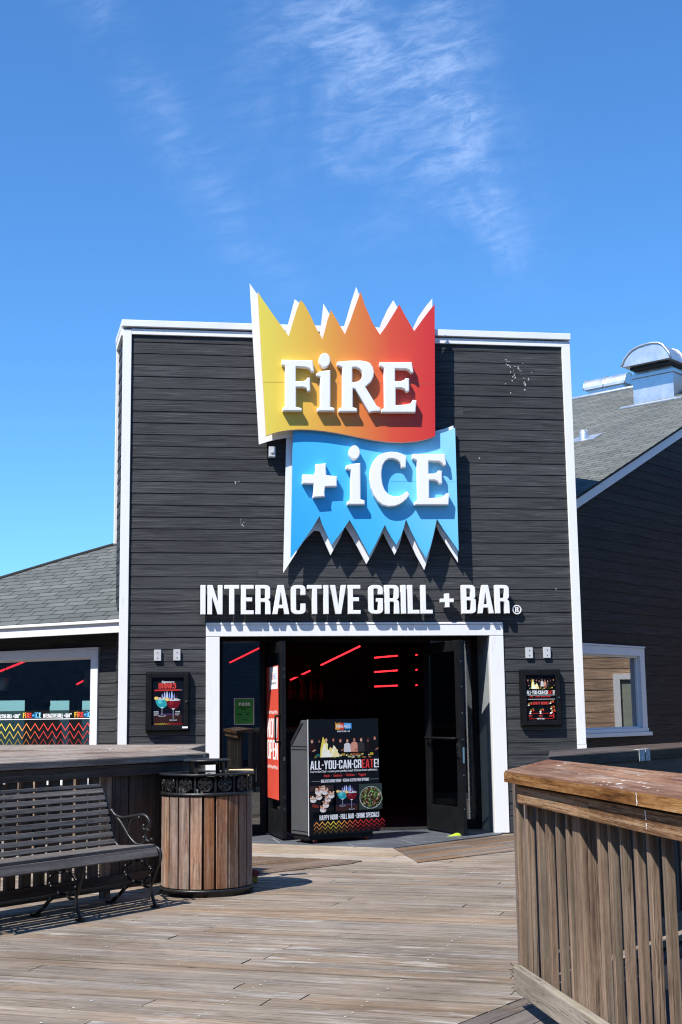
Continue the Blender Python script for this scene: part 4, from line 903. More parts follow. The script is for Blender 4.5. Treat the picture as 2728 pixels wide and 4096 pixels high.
def crowd(pr, x0, y0, w, h, seed=3):
    """row of people lit by a cooking flame, printed"""
    r = random.Random(seed); n = 10; sk = ['#c98a70', '#b06a50', '#d8a088', '#a05a48', '#c07860']
    for k in range(n):
        x = x0 + w * (k + .5) / n; s = h * .5; hy = y0 + h * (.66 + .12 * r.random()); hair = r.choice(['#1a1210', '#3a2014', '#6a4428', '#140f10'])
        sh = ['#2a1416', '#131216', '#15141a', '#1c1a20', '#16151a', '#d8d4d0', '#d8947c', '#3a3434', '#1c1214', '#121216'][k]
        pr.poly([(x - w * .052, y0 + h * .22), (x + w * .052, y0 + h * .22), (x + w * .045, hy - s * .28), (x + w * .018, hy - s * .18), (x - w * .018, hy - s * .18), (x - w * .045, hy - s * .28)], sh)
        pr.ell(x, hy + s * .03, w * .024, s * .19, hair, 12); pr.ell(x, hy - s * .02, w * .017, s * .14, sk[k % 5] if k not in (1, 8) else '#5a2c24', 12)
        pr.ell(x, hy - s * .09, w * .009, s * .02, '#f0e0d8', 8)
        if k in (0, 4, 6, 9): pr.ell(x + w * .03, y0 + h * .33, w * .03, s * .05, sk[(k + 2) % 5], 10, tilt=.4)
    pr.rect(x0, y0 + h * .16, x0 + w, y0 + h * .24, '#0e0b0d')
    for k in range(46):
        pr.ell(x0 + w * (.08 + .80 * r.random()), y0 + h * (.02 + .13 * r.random()), w * .018 * (.5 + r.random()), h * .028, r.choice(['#8a7a38', '#c8b868', '#6a7a30', '#b86a40', '#e0d8b0', '#5a4020']), 8)
    for k, (dx, hh, c) in enumerate(((.20, .80, '#f4d858'), (.24, .62, '#fbf0a0'), (.215, .55, '#fff8d8'), (.30, .40, '#f6dc80'), (.35, .46, '#fff4c8'), (.38, .34, '#f8e8a8'), (.27, .30, '#fffbe8'))):
        x = x0 + w * dx; W = w * .045
        pr.poly([(x - W, y0 + h * .06), (x + W, y0 + h * .06), (x + W * 1.1, y0 + h * (.06 + hh * .3)), (x + W * .5, y0 + h * (.06 + hh * .55)), (x + W * .6, y0 + h * (.06 + hh * .8)), (x - W * .1, y0 + h * (.06 + hh)), (x - W * .5, y0 + h * (.06 + hh * .7)), (x - W * .9, y0 + h * (.06 + hh * .4))], c)
    for x, c in ((.10, '#1d6a6a'), (.46, '#b08a30'), (.87, '#c8a830')): pr.rect(x0 + w * x, y0 + h * .10, x0 + w * (x + .05), y0 + h * .19, c)
    for k in range(6): pr.rect(x0 + w * (.60 + .02 * k), y0 + h * .10, x0 + w * (.612 + .02 * k), y0 + h * .19, '#b0603a')
def cocktails(pr, x0, y0, w, h):
    pr.rect(x0, y0, x0 + w, y0 + h, '#0f111c')
    pr.rect(x0, y0, x0 + w, y0 + h * .24, '#3a2020'); pr.rect(x0 + w * .15, y0 + h * .22, x0 + w * .85, y0 + h * .27, '#4a3058')
    for k, hh in enumerate((.80, .90, .96, .98, .94, .98, .9, .84)):
        x = x0 + w * (.22 + .085 * k); c = ['#6a2a38', '#9aa8d8', '#b8c8f4', '#dce4ff', '#7aa0ee', '#c0d0fa', '#8c98d0', '#62304a'][k]
        pr.poly([(x - w * .03, y0 + h * .70), (x + w * .03, y0 + h * .70), (x + w * .025, y0 + h * (hh - .10)), (x + w * .008, y0 + h * hh), (x - w * .008, y0 + h * hh), (x - w * .025, y0 + h * (hh - .10))], c)
    for cx_, top, rx, c, c2, foot in ((.30, .74, .235, '#2fa0a8', '#5cc4c8', .20), (.70, .70, .255, '#6a1420', '#8e2430', .06)):
        X_ = x0 + w * cx_; yt = y0 + h * top
        pr.rect(X_ - w * .012, y0 + h * foot, X_ + w * .012, yt - h * .26, '#8c96a0')
        pr.ell(X_, y0 + h * foot, w * .14, h * .028, '#aab2b8', 18); pr.ell(X_, y0 + h * (foot + .004), w * .105, h * .018, '#3a2a30', 18)
        pr.ell(X_, yt, w * rx, h * .30, c, 24, math.pi, 2 * math.pi); pr.ell(X_ - w * rx * .3, yt - h * .09, w * rx * .35, h * .07, c2, 14)
        pr.ell(X_, yt - h * .285, w * .055, h * .018, '#d8e4e4', 12)
        pr.ell(X_, yt, w * rx, h * .028, '#c8dcdc', 20)
        for k in range(5): pr.ell(X_ + w * rx * (-.55 + .27 * k), yt + h * .03, w * .05, h * .022, ['#a02838', '#c8c8d0', '#8e1c2c', '#d8d4d8', '#b8b0b8'][k], 10)
        pr.ell(X_ - w * rx * .86, yt + h * .02, w * .085, h * .055, '#e8b04c', 16); pr.ell(X_ - w * rx * .86, yt + h * .018, w * .06, h * .036, '#f2d890', 14)
# poster cases
def case(name, uv0, uv1, label):
    a, b = fa(uv0[0], uv0[1], 13.44), fa(uv1[0], uv1[1], 13.44); x0, x1, z0, z1_ = a.x, b.x, b.z, a.z
    t = thing(name, label, 'poster case', ((x0 + x1) / 2, 13.5, z0), 'glazed poster cases beside the entrance')
    mb = MB(); mb.aabox(x0, x1, 13.445, 13.5, z0, z1_); mb.build('body', 'black', t, bevel=.004)
    mb = MB(); frame_rect(mb, x0 + .012, x1 - .012, z0 + .012, z1_ - .012, 13.425, 13.4445, .048); mb.build('frame', 'black', t, bevel=.004)
    mb = MB(); mb.aabox(x0 + .061, x1 - .061, 13.4315, 13.433, z0 + .061, z1_ - .061); mb.build('pane', 'caseglass', t)
    mb = MB(); zc = (z0 + z1_) / 2; mb.tube([(x1 - .035, 13.425, zc), (x1 - .035, 13.414, zc)], .010, 10); mb.build('lock', 'steel', t)
    w, h = x1 - x0 - .122, z1_ - z0 - .122
    return t, Print((x0 + .061, 13.4435, z0 + .061), (1, 0, 0), (0, 0, 1), (0, -1, 0), .00008), w, h, (x0, x1, z0, z1_)
t, pr, w, h, (x0, x1, z0, z1_) = case('poster_case', (583.7, 2688), (758, 2924.7), 'black glazed case holding the DRINKS poster with two cocktails, left of the door')
pr.rect(0, 0, w, h, '#11151f'); cocktails(pr, w * .06, h * .07, w * .88, h * .66); pr.rect(w * .06, 0, w * .94, h * .06, '#1a1216')
pr.caps('DRINKS', w * .21, h * .775, h * .115, w * .55, '#e8504a'); pr.mixed('Signature', w * .30, h * .895, h * .045, w * .40, '#f4f4f4', .004)
pr.poly([(w * .07, h * .722), (w * .88, h * .728), (w * .86, h * .758), (w * .10, h * .752)], '#d03c38'); pr.poly([(w * .88, h * .738), (w * .98, h * .742), (w * .88, h * .746)], '#e8e4e4')
for x, tx in ((.07, 'ICE BOWL'), (.74, 'FIRE BOWL')):
    pr.caps(tx, w * x, h * .275, h * .022, w * .15, '#e8e8e8')
    for k in range(3): pr.rect(w * x, h * (.25 - .02 * k), w * (x + .15 - .02 * k), h * (.259 - .02 * k), '#b8b8bc')
for y, k in ((.012, 1), (.030, .8)): pr.zig(w * .08, w * .98, h * y, h * (y + .02), 15, h * .008, dimmer(ZC, k))
pr.build('poster', t)
mb = MB(); mb.aabox(x1 - .075, x1 - .018, 13.4235, 13.4245, z0 + .03, z0 + .048); mb.build('sticker', 'letter', t)
t, pr, w, h, (x0, x1, z0, z1_) = case('poster_case', (2080, 2678), (2250, 2904), 'black glazed case holding the ALL-YOU-CAN-CREATE menu poster, right of the door')
pr.rect(0, 0, w, h, '#0e0f13'); crowd(pr, w * .02, h * .68, w * .96, h * .28, 5)
ct = 'ALL-YOU-CAN-CREATE!'; cc_ = ['#f4f4f4'] * 14 + ['#e03c38'] * 3 + ['#f4f4f4'] * 2
pr.caps(ct, w * .0, h * .575, h * .085, w * .97, cols=cc_); pr.rect(w * .03, h * .553, w * .97, h * .562, '#d8d8d8')
for k, wd in enumerate((.12, .16, .17, .15)): pr.rect(w * (.10 + .19 * k), h * .515, w * (.10 + .19 * k + wd), h * .532, '#c83230')
pr.rect(w * .04, h * .462, w * .96, h * .474, '#c8c8c8'); pr.caps('HOW IT WORKS', w * .20, h * .35, h * .062, w * .54, '#e04844')
for x, y in ((.06, .36), (.12, .22), (.45, .22), (.80, .40), (.82, .28), (.84, .20)):
    for k in range(6): pr.ell(w * (x + .05 + .05 * math.cos(k)), h * (y + .025 * math.sin(k * 1.7)), w * .035, h * .016, ['#c83028', '#e0c070', '#7a2020', '#e8e0c8', '#b08030', '#902018'][k], 9)
pr.rect(w * .06, h * .155, w * .88, h * .163, '#c83230'); pr.rect(w * .06, h * .035, w * .88, h * .043, '#c83230'); pr.rect(w * .88, h * .05, w * .91, h * .15, '#c83230')
for x in (.10, .45, .80): pr.ell(w * x, h * .16, w * .03, h * .018, '#f0f0f0', 10); pr.rect(w * (x - .06), h * .10, w * (x + .07), h * .12, '#a83030'); pr.rect(w * (x - .05), h * .075, w * (x + .05), h * .09, '#903030')
pr.caps('LET IT ALL ABOUT'.replace('LET IT ALL ABOUT', 'EAT IT ALL'), w * .32, h * .025, h * .03, w * .26, '#e8e8e8')
pr.build('poster', t)
# inspection placard taped behind the left sidelight
pa, pb = on_y(840 + 256 / 2.675, 2520 + 1015 / 2.675, 14.035), on_y(840 + 473 / 2.675, 2520 + 728 / 2.675, 14.035)
w, h = pb.x - pa.x, pb.z - pa.z
mb = MB(); mb.aabox(pa.x, pb.x, 14.036, 14.0385, pa.z, pb.z); t = tag(mb.build('placard', simple('placard_sleeve', (0.35, 0.37, 0.36), .4)), 'green PASS inspection placard taped to the left sidelight glass', 'notice')
pr = Print((pa.x, 14.0355, pa.z), (1, 0, 0), (0, 0, 1), (0, -1, 0)); pr.rect(w * .05, h * .03, w * .95, h * .97, '#35803c')
pr.caps('PASS', w * .24, h * .72, h * .11, w * .56, '#d8e0d8'); pr.rect(w * .2, h * .63, w * .8, h * .67, '#1c4a24'); pr.rect(w * .35, h * .56, w * .62, h * .60, '#1c4a24')
for y in (.45, .28, .14): pr.rect(w * .14, h * y, w * .86, h * (y + .008), '#1c4a24')
pr.rect(w * .16, h * .36, w * .38, h * .41, '#173f1e'); pr.rect(w * .6, h * .36, w * .76, h * .41, '#173f1e'); pr.rect(w * .45, h * .17, w * .66, h * .22, '#2c6030')
pr.build('placard_print', t)

# ------------------------------------------------------------------ podium
K0, K1 = V((1.586, 12.827, 0)), V((2.329, 13.155, 0)); ke = (K1 - K0).normalized(); kw = (K1 - K0).length; kn = V((ke.y, -ke.x, 0)); kd = .34
def PK(a, d, z): return K0 + ke * a - kn * d + V((0, 0, z + .012))
pod = thing('display_podium', 'grey host podium with a black ALL-YOU-CAN-CREATE menu poster on its front', 'podium', (K0 + K1) / 2 - kn * .15)
ztop = on_pl(1225, 2880.6, K0, kn).z - .012; zbot = on_pl(1234.7, 3343, K0, kn).z - .012
mb = MB(); mb.prism([PK(0, .006, zbot), PK(0, kd, zbot), PK(0, kd, ztop - .22), PK(0, .13, ztop), PK(0, .006, ztop)], ke * kw); mb.build('cabinet', 'podium', pod, bevel=.004)
mb = MB()
for z in (zbot + .03, ztop - .26, ztop - .29): mb.box(PK(-.003, .015, z), -kn * (kd - .03), ke * .003, (0, 0, .006))
mb.build('side_groove', 'black', pod)
mb = MB(); mb.prism([PK(-.008, .09, ztop - .03), PK(-.008, .14, ztop - .03), PK(-.008, kd - .01, ztop - .215), PK(-.008, kd - .02, ztop - .25)], ke * .008); mb.build('side_handle', 'blackmatt', pod)
mb = MB(); mb.box(PK(.015, .02, .035), ke * (kw - .07), -kn * (kd - .04), (0, 0, zbot - .037)); mb.build('plinth', 'black', pod, bevel=.003)
for a in (.10, kw - .12):
    mb = MB(); c = PK(a, .06, .026); mb.tube([c - ke * .012, c + ke * .012], .026, 14); wh = mb.build('caster', 'rubber', pod)
    mb = MB(); c = PK(a, .06, .026); mb.tube([c - ke * .014, c + ke * .014], .010, 10); mb.build('hub', 'steel', wh)
for a in (.10, kw - .12):
    mb = MB(); c = PK(a, kd - .05, .026); mb.tube([c - ke * .012, c + ke * .012], .026, 14); mb.build('caster', 'rubber', pod)
pw, ph = kw + .02, ztop - zbot + .01
mb = MB(); mb.box(PK(-.002, .0055, zbot - .004), ke * pw, kn * .0045, (0, 0, ph)); mb.build('poster_board', 'letter', pod)
pr = Print(PK(.003, .0007, zbot - .004), ke, (0, 0, 1), kn, .00012); pw -= .005
def kx(x, y): return ((x - 455 - (y - 190) * .0225) / 905 * pw, (1640 - y + (x - 485) * -.02) / 1450 * ph)
pr.rect(0, 0, pw, ph, '#12141b')
X0, Y_ = pw * .38, ph * .905     # small two-flag logo
pr.poly([(X0, Y_ + .003), (X0 + .10, Y_), (X0 + .10, Y_ + .072), (X0 + .088, Y_ + .058), (X0 + .077, Y_ + .075), (X0 + .065, Y_ + .058), (X0 + .055, Y_ + .078), (X0 + .045, Y_ + .058), (X0 + .034, Y_ + .072), (X0 + .022, Y_ + .057), (X0, Y_ + .078)], '#e6a23c')
pr.poly([(X0 + .05, Y_), (X0 + .10, Y_), (X0 + .10, Y_ + .072), (X0 + .088, Y_ + .058), (X0 + .077, Y_ + .075), (X0 + .065, Y_ + .058), (X0 + .055, Y_ + .078)], '#d8423a')
pr.poly([(X0 + .10, Y_ + .068), (X0 + .19, Y_ + .064), (X0 + .19, Y_ + .002), (X0 + .178, Y_ + .016), (X0 + .165, Y_), (X0 + .152, Y_ + .016), (X0 + .138, Y_), (X0 + .125, Y_ + .014), (X0 + .112, Y_)], '#4aa4e4')
pr.logo(X0 + .012, Y_ + .020, .028, .165, ['#f8f4ee'] * 4, ['#f8f4ee'] * 3, '#f8f4ee')
pr.caps('INTERACTIVE GRILL + BAR', X0 + .02, ph * .885, .014, .15, '#e8e8e8')
crowd(pr, pw * .0, ph * .655, pw * .99, ph * .225)
pr.caps(ct, pw * .012, ph * .565, ph * .075, pw * .975, cols=cc_)
pr.mixed("You're the Chef - create your perfect meal! Choose from unlimited...", pw * .008, ph * .538, ph * .019, pw * .965, '#f2f2f2')
pr.mixed('Steak  ·  Seafood  ·  Chicken  ·  Veggies', pw * .20, ph * .498, ph * .022, pw * .60, '#e04440')
pr.rect(pw * .03, ph * .462, pw * .15, ph * .464, '#b0b0b0'); pr.rect(pw * .85, ph * .462, pw * .98, ph * .464, '#b0b0b0')
pr.caps('BREATHTAKING VIEWS - VEGAN+GLUTEN FREE OPTIONS', pw * .16, ph * .450, ph * .026, pw * .68, '#ececec')
# three food pictures
r = random.Random(11)
bx, by, bw_, bh_ = 0.0, ph * .20, pw * .335, ph * .225
pr.rect(bx, by, bx + bw_, by + bh_, '#1b1a20'); pr.rect(bx, by + bh_ * .80, bx + bw_, by + bh_, '#3a2c2c')
for cx_, cy_ in ((.15, .52), (.38, .62), (.50, .88), (.62, .80), (.72, .52), (.86, .66), (.62, .30), (.50, .14), (.30, .82)):
    X_, Y2 = bx + bw_ * cx_, by + bh_ * cy_
    pr.ell(X_, Y2 - bh_ * .06, bw_ * .13, bh_ * .10, '#e4dcd4', 16)
    for k in range(26): pr.ell(X_ + bw_ * r.uniform(-.12, .12), Y2 + bh_ * r.uniform(-.02, .10), bw_ * r.uniform(.010, .034), bh_ * r.uniform(.012, .028), r.choice(['#e0a078', '#d88858', '#f0c8a8', '#c87048', '#f0dcc8', '#a85838', '#f8e8d8']), 8, tilt=r.random() * 3)
pr.poly([(bx + bw_ * .02, by + bh_ * .22), (bx + bw_ * .30, by + bh_ * .16), (bx + bw_ * .30, by + bh_ * .26), (bx + bw_ * .06, by + bh_ * .32)], '#7c2c24')
cocktails(pr, pw * .34, by, pw * .315, bh_)
bx, bw_ = pw * .665, pw * .335
pr.rect(bx, by, bx + bw_, by + bh_, '#33403c'); pr.ell(bx + bw_ * .51, by + bh_ * .46, bw_ * .48, bh_ * .44, '#c9c8bc', 28); pr.ell(bx + bw_ * .51, by + bh_ * .47, bw_ * .46, bh_ * .41, '#2c3226', 28)
for k in range(330):
    a_, rr_ = r.uniform(0, 6.28), math.sqrt(r.random()); X_, Y2 = bx + bw_ * (.50 + .44 * rr_ * math.cos(a_)), by + bh_ * (.48 + .38 * rr_ * math.sin(a_))
    if X_ > bx + bw_ * .975: continue
    pr.ell(X_, Y2, bw_ * r.uniform(.010, .036), bh_ * r.uniform(.010, .030), r.choice(['#4a8a34', '#6aa848', '#2f6a2a', '#8cc060', '#5a2c22', '#7a4034', '#c89a80', '#a84030', '#dce0b8', '#3a2018']), 8, tilt=r.random() * 3)
pr.caps('HAPPY HOUR - FULL BAR - DRINK SPECIALS', pw * .08, ph * .135, ph * .042, pw * .84, '#f4f4f4')
for y, k in ((.085, 1.0), (.052, .8), (.02, .45)): pr.zig(0, pw, ph * y, ph * (y + .03), 13, ph * .010, dimmer(ZC, k))
pr.build('poster_print', pod)
# ------------------------------------------------------------------ litter bin
BC = V((.457, 9.72, 0)); RB = .325
bn = thing('litter_bin', 'round wooden slatted litter bin with black metal rim, wheel ornaments and raised lid', 'litter bin', BC)
mb = MB(); NS = 22
for k in range(NS):
    a = 2 * math.pi * (k + .5) / NS; rd = V((math.cos(a), math.sin(a), 0)); tg = V((-rd.y, rd.x, 0)); w_ = 2 * math.pi * RB / NS - (.012 if k % 4 else .022)
    mb.box(BC + rd * (RB - .022) - tg * w_ / 2 + V((0, 0, .055)), tg * w_, rd * .022, (0, 0, .635))
mb.build('slat', 'binwood', bn, bevel=.003)
mb = MB(); mb.lathe([(.27, .0), (RB + .008, .0), (RB + .008, .03), (RB + .014, .034), (RB + .014, .050), (.27, .050)], BC, 48, closed=True); mb.build('base_ring', 'iron', bn)
mb = MB(); mb.lathe([(.29, .692), (RB + .008, .692), (RB + .012, .70), (RB + .008, .715), (.29, .715)], BC, 48, closed=True); mb.build('middle_ring', 'iron', bn)
mb = MB(); mb.lathe([(.262, .832), (.345, .832), (.347, .840), (.345, .846), (.262, .846)], BC, 56, closed=True); mb.build('rim', 'iron', bn)
mb = MB(); mb.lathe([(.0, .06), (.285, .06), (.285, .825), (.278, .825), (.278, .07), (.0, .07)], BC, 32); mb.build('liner', 'blackmatt', bn)
NO = 14
for k in range(NO):
    a = 2 * math.pi * (k + .3) / NO; rd = V((math.cos(a), math.sin(a), 0)); tg = V((-rd.y, rd.x, 0)); c = BC + rd * (RB - .004) + V((0, 0, .773))
    mb = MB(); R_ = .048
    mb.tube([c + tg * R_ * math.cos(t) + V((0, 0, R_ * math.sin(t))) for t in [2 * math.pi * i / 20 for i in range(20)]], .0055, 6, closed=True)
    for i in range(6):
        t = 2 * math.pi * i / 6 + .5; e1 = tg * math.cos(t) + V((0, 0, math.sin(t))); e2 = tg * -math.sin(t) + V((0, 0, math.cos(t)))
        mb.prism([c + e1 * .010 - e2 * .004, c + e1 * .026 - e2 * .013, c + e1 * .042 - e2 * .012, c + e1 * .046, c + e1 * .042 + e2 * .012, c + e1 * .026 + e2 * .013, c + e1 * .010 + e2 * .004], rd * .004)
    mb.tube([c - rd * .003, c + rd * .010], .011, 10)
    mb.build('wheel_ornament', 'iron', bn)
    a2 = 2 * math.pi * (k + .8) / NO; rd = V((math.cos(a2), math.sin(a2), 0)); tg = V((-rd.y, rd.x, 0))
    mb = MB(); mb.box(BC + rd * (RB - .010) - tg * .007 + V((0, 0, .714)), tg * .014, rd * .010, (0, 0, .119)); mb.build('upright', 'iron', bn)
for k in range(4):
    a = math.pi / 4 + k * math.pi / 2 + .15; rd = V((math.cos(a), math.sin(a), 0)); tg = V((-rd.y, rd.x, 0))
    mb = MB(); mb.box(BC + rd * .135 - tg * .016 + V((0, 0, .70)), tg * .032, rd * .008, (0, 0, .222)); mb.build('lid_post', 'iron', bn)
    mb = MB(); mb.box(BC + rd * .135 - tg * .010 + V((0, 0, .833)), tg * .02, rd * .14, (0, 0, .006)); mb.build('lid_bracket', 'iron', bn)
mb = MB(); mb.lathe([(0, .921), (.165, .921), (.174, .926), (.174, .934), (.168, .940), (.06, .944), (0, .945)], BC, 40); lid = mb.build('lid', 'iron', bn)
mb = MB(); mb.lathe([(0, .900), (.06, .900), (.075, .906), (.078, .921), (0, .921)], BC, 28); mb.build('ash_dish', 'iron', lid)
# half-hidden stand behind the bin
cs = thing('portable_stand', 'yellow-footed portable stand with cream top, half hidden behind the litter bin', 'stand', (.72, 10.2, 0))
mb = MB(); mb.box((.60, 10.06, 0.002), (.26, .05, 0), (-.05, .22, 0), (0, 0, .055)); mb.build('base', 'yellow', cs, bevel=.01)
mb = MB(); mb.tube([(.845, 10.08, .075), (.80, 10.30, .075)], .024, 12); mb.build('wheel', 'rubber', cs)
mb = MB(); mb.tube([(.71, 10.19, .05), (.71, 10.19, .84)], .016, 10); mb.build('pole', 'black', cs)
mb = MB(); mb.box((.665, 10.15, .826), (.17, .02, 0), (-.02, .08, 0), (0, 0, .018)); mb.box((.64, 10.15, .790), (.16, .02, 0), (-.02, .08, 0), (0, 0, .022)); mb.build('top_tray', 'cream', cs, bevel=.005)

# ------------------------------------------------------------------ bench
e_b = V((.697, .717, 0)).normalized(); n_b = V((e_b.y, -e_b.x, 0)); Q0 = V((.064, 8.995, 0))
def PBn(a, b, t=0): return Q0 + n_b * a + e_b * t + V((0, 0, b))
be = thing('park_bench', 'weathered slatted bench with ornate black cast-iron ends in front of the railing', 'bench', Q0 + n_b * -.2 - e_b * .65)
back = [(-.371, .392), (-.392, .44), (-.416, .508), (-.432, .575), (-.455, .643), (-.486, .718), (-.522, .772)]
def along(pl, t):
    L = [0]
    for p, q in zip(pl, pl[1:]): L.append(L[-1] + math.dist(p, q))
    d_ = t * L[-1]
    for i in range(len(pl) - 1):
        if d_ <= L[i + 1] or i == len(pl) - 2:
            k = (d_ - L[i]) / (L[i + 1] - L[i]); return (pl[i][0] + (pl[i + 1][0] - pl[i][0]) * k, pl[i][1] + (pl[i + 1][1] - pl[i][1]) * k)
def slat(name, c, dirv, w_, th, t0=-1.46, t1=.015, sag=0):
    dv = V((dirv[0], dirv[1])).normalized(); nv = V((dv.y, -dv.x)); mb = MB()
    p = [(c[0] - dv.x * w_ / 2 - nv.x * th / 2, c[1] - dv.y * w_ / 2 - nv.y * th / 2), (c[0] + dv.x * w_ / 2 - nv.x * th / 2, c[1] + dv.y * w_ / 2 - nv.y * th / 2),
         (c[0] + dv.x * w_ / 2 + nv.x * th / 2, c[1] + dv.y * w_ / 2 + nv.y * th / 2), (c[0] - dv.x * w_ / 2 + nv.x * th / 2, c[1] - dv.y * w_ / 2 + nv.y * th / 2)]
    mb.hexa([PBn(*q, t0) for q in p] + [PBn(*q, t1) for q in p]); return mb.build(name, 'bench', be, bevel=.003)
for k in range(8):
    f = (k + .42) / 8.0; c = along(back, f); c2 = along(back, min(1, f + .04)); c1 = along(back, max(0, f - .04))
    slat('back_slat', c, (c2[0] - c1[0], c2[1] - c1[1]), .034, .018)
slat('back_slat', (-.528, .784), (1, .15), .030, .022)
for a, b, dx, dy, w_ in ((-.325, .380, 1, .03, .057), (-.247, .383, 1, .03, .057), (-.169, .388, 1, .04, .057), (-.091, .395, 1, .05, .057), (-.022, .401, 1, -.02, .046), (.020, .362, .35, -1, .058)):
    slat('seat_slat', (a, b), (dx, dy), w_, .022)
def smooth(pts, n=4):
    out = []
    for i in range(len(pts) - 1):
        p0, p1, p2, p3 = pts[max(0, i - 1)], pts[i], pts[i + 1], pts[min(len(pts) - 1, i + 2)]
        for k in range(n):
            t = k / n; out.append(tuple(.5 * ((2 * p1[j]) + (p2[j] - p0[j]) * t + (2 * p0[j] - 5 * p1[j] + 4 * p2[j] - p3[j]) * t * t + (3 * p1[j] - p0[j] - 3 * p2[j] + p3[j]) * t ** 3) for j in range(2)))
    out.append(pts[-1]); return out
def iron(mb, pts, r, t, n=4):
    s = smooth(pts, n); mb.tube([PBn(a, b, t) for a, b in s], r, 7)
def knob(mb, a, b, r, t):
    c = PBn(a, b, t); mb.lathe([(0, -r), (r * .7, -r * .7), (r, 0), (r * .7, r * .7), (0, r)], c, 8)
for t in (.028, -.64, -1.31):
    end = t > 0
    mb = MB()
    if not end: iron(mb, [(-.548, .77), (-.51, .70), (-.482, .640), (-.460, .575), (-.443, .508), (-.422, .440), (-.39, .375), (-.308, .350), (-.2, .352), (-.08, .362), (-.01, .352), (.010, .315), (.006, .265), (-.006, .235), (-.022, .188), (-.042, .130), (-.028, .073), (.0, .012)], .012, t)
    else: iron(mb, [(-.548, .785), (-.530, .783), (-.490, .715), (-.462, .640), (-.440, .575), (-.423, .508), (-.402, .440), (-.365, .392), (-.308, .368), (-.2, .372), (-.08, .382), (-.02, .392), (.028, .380), (.046, .335), (.030, .285), (.006, .245), (-.022, .188), (-.042, .130), (-.028, .073), (.0, .012)], .012, t)
    iron(mb, [(-.17, .16), (-.22, .140), (-.276, .112), (-.338, .058), (-.412, .010)], .013, t)
    mb.box(PBn(-.445, 0.001, t - .02), n_b * .06, e_b * .04, (0, 0, .014)); mb.box(PBn(-.03, 0.001, t - .018), n_b * .055, e_b * .036, (0, 0, .014))
    sup = mb.build('leg_frame', 'iron', be)
    mb = MB()
    ring = [(-.165 + .128 * math.cos(q) * (1 + .10 * math.cos(4 * q)), .225 + .068 * math.sin(q) * (1 + .10 * math.cos(4 * q))) for q in [2 * math.pi * i / 28 for i in range(29)]]
    mb.tube([PBn(a, b, t) for a, b in ring[:-1]], .0075, 6, closed=True)
    for q in (.5, 1.0, 1.57, 2.1, 2.7, 3.4, 4.0, 4.7, 5.3, 5.9): knob(mb, -.165 + .125 * math.cos(q), .225 + .066 * math.sin(q), .013, t)
    mb.tube([PBn(-.165, .295, t), PBn(-.165, .372, t)], .008, 6); mb.tube([PBn(-.165, .158, t), PBn(-.10, .13, t), PBn(-.04, .128, t)], .009, 6)
    mb.build('scroll_ring', 'iron', sup)
    if end:
        mb = MB(); iron(mb, [(-.445, .600), (-.425, .622), (-.400, .600), (-.375, .584), (-.307, .572), (-.21, .586), (-.124, .597), (-.082, .583), (-.060, .552), (-.064, .522), (-.092, .500), (-.116, .508), (-.112, .526)], .012, t)
        iron(mb, [(-.375, .576), (-.340, .552), (-.296, .505), (-.246, .447), (-.188, .406), (-.140, .400), (-.108, .416), (-.112, .446)], .011, t)
        iron(mb, [(-.155, .578), (-.185, .574), (-.222, .560), (-.250, .525), (-.254, .470)], .008, t)
        iron(mb, [(-.072, .496), (-.095, .478), (-.096, .455), (-.080, .430), (-.055, .424), (-.040, .436)], .008, t)
        for a, b in ((-.112, .526), (-.155, .578), (-.072, .498), (-.112, .448), (-.040, .438)): knob(mb, a, b, .014, t)
        mb.build('armrest', 'iron', sup)
mb = MB(); mb.box(PBn(-.20, .146, -1.27), e_b * 1.30, n_b * .035, (0, 0, .010)); mb.build('stretcher', 'iron', be)

# ------------------------------------------------------------------ railings
def baluster_row(P, xs, z0, z1, w_, d_, mat, parent):
    """P(s, o, z): s along the rail, o depth; each upright is its own part"""
    for s in xs:
        j = random.uniform(-.004, .004); ww = w_ * random.uniform(.92, 1.06); tl_ = random.uniform(-.005, .005)
        mb = MB(); mb.hexa([P(s + j, 0, z0), P(s + j + ww, 0, z0), P(s + j + ww, d_, z0), P(s + j, d_, z0), P(s + j + tl_, 0, z1), P(s + j + ww + tl_, 0, z1), P(s + j + ww + tl_, d_, z1), P(s + j + tl_, d_, z1)])
        mb.build('baluster', mat, parent, bevel=.003)
# right-hand railing, running towards the viewer
rr = thing('wooden_railing', 'warm brown railing in the right foreground with a wide bird-spotted cap and close balusters', 'railing', (1.65, 4.1, 0))
def capprism(mb, pts, th): mb.prism([V(p) for p in pts], (0, 0, -th), uvf=lambda p: (p.y, p.x))
mb = MB(); zf, zb = 1.000, 1.036; m_x = 1.692; zm = (zf + zb) / 2
def cz(x): return zf + (zb - zf) * (x - 1.554) / .276
o_ = [(1.554, 1.9), (1.554, 5.61), (1.688, 5.725), (1.688, 1.9)]; i_ = [(1.693, 1.9), (1.693, 5.73), (1.832, 5.85), (1.832, 1.9)]
capprism(mb, [(x, y, cz(x)) for x, y in o_], .052); capprism(mb, [(x, y, cz(x)) for x, y in i_], .052)
mb.build('cap_rail', 'railcap', rr, bevel=.008)
mb = MB(); mb.aabox(1.551, 1.5545, 1.9, 5.605, .951, .9925); mb.build('cap_edge', 'railgold', rr)
mb = MB(); mb.aabox(1.576, 1.612, 1.9, 4.585, .864, .940); mb.aabox(1.577, 1.613, 4.588, 5.50, .866, .941); mb.build('top_rail', 'railface', rr, bevel=.004)
ys = []
for u in (345, 420, 497, 565, 645, 725, 960, 1040, 1138, 1238, 1345, 1465):
    U = 1900 + u / 1.894; d_ = ray(U, 3500); ys.append(1.620 / (d_.x / d_.y))
y_ = ys[-1]
while y_ > 2.0: y_ -= .145; ys.append(y_)
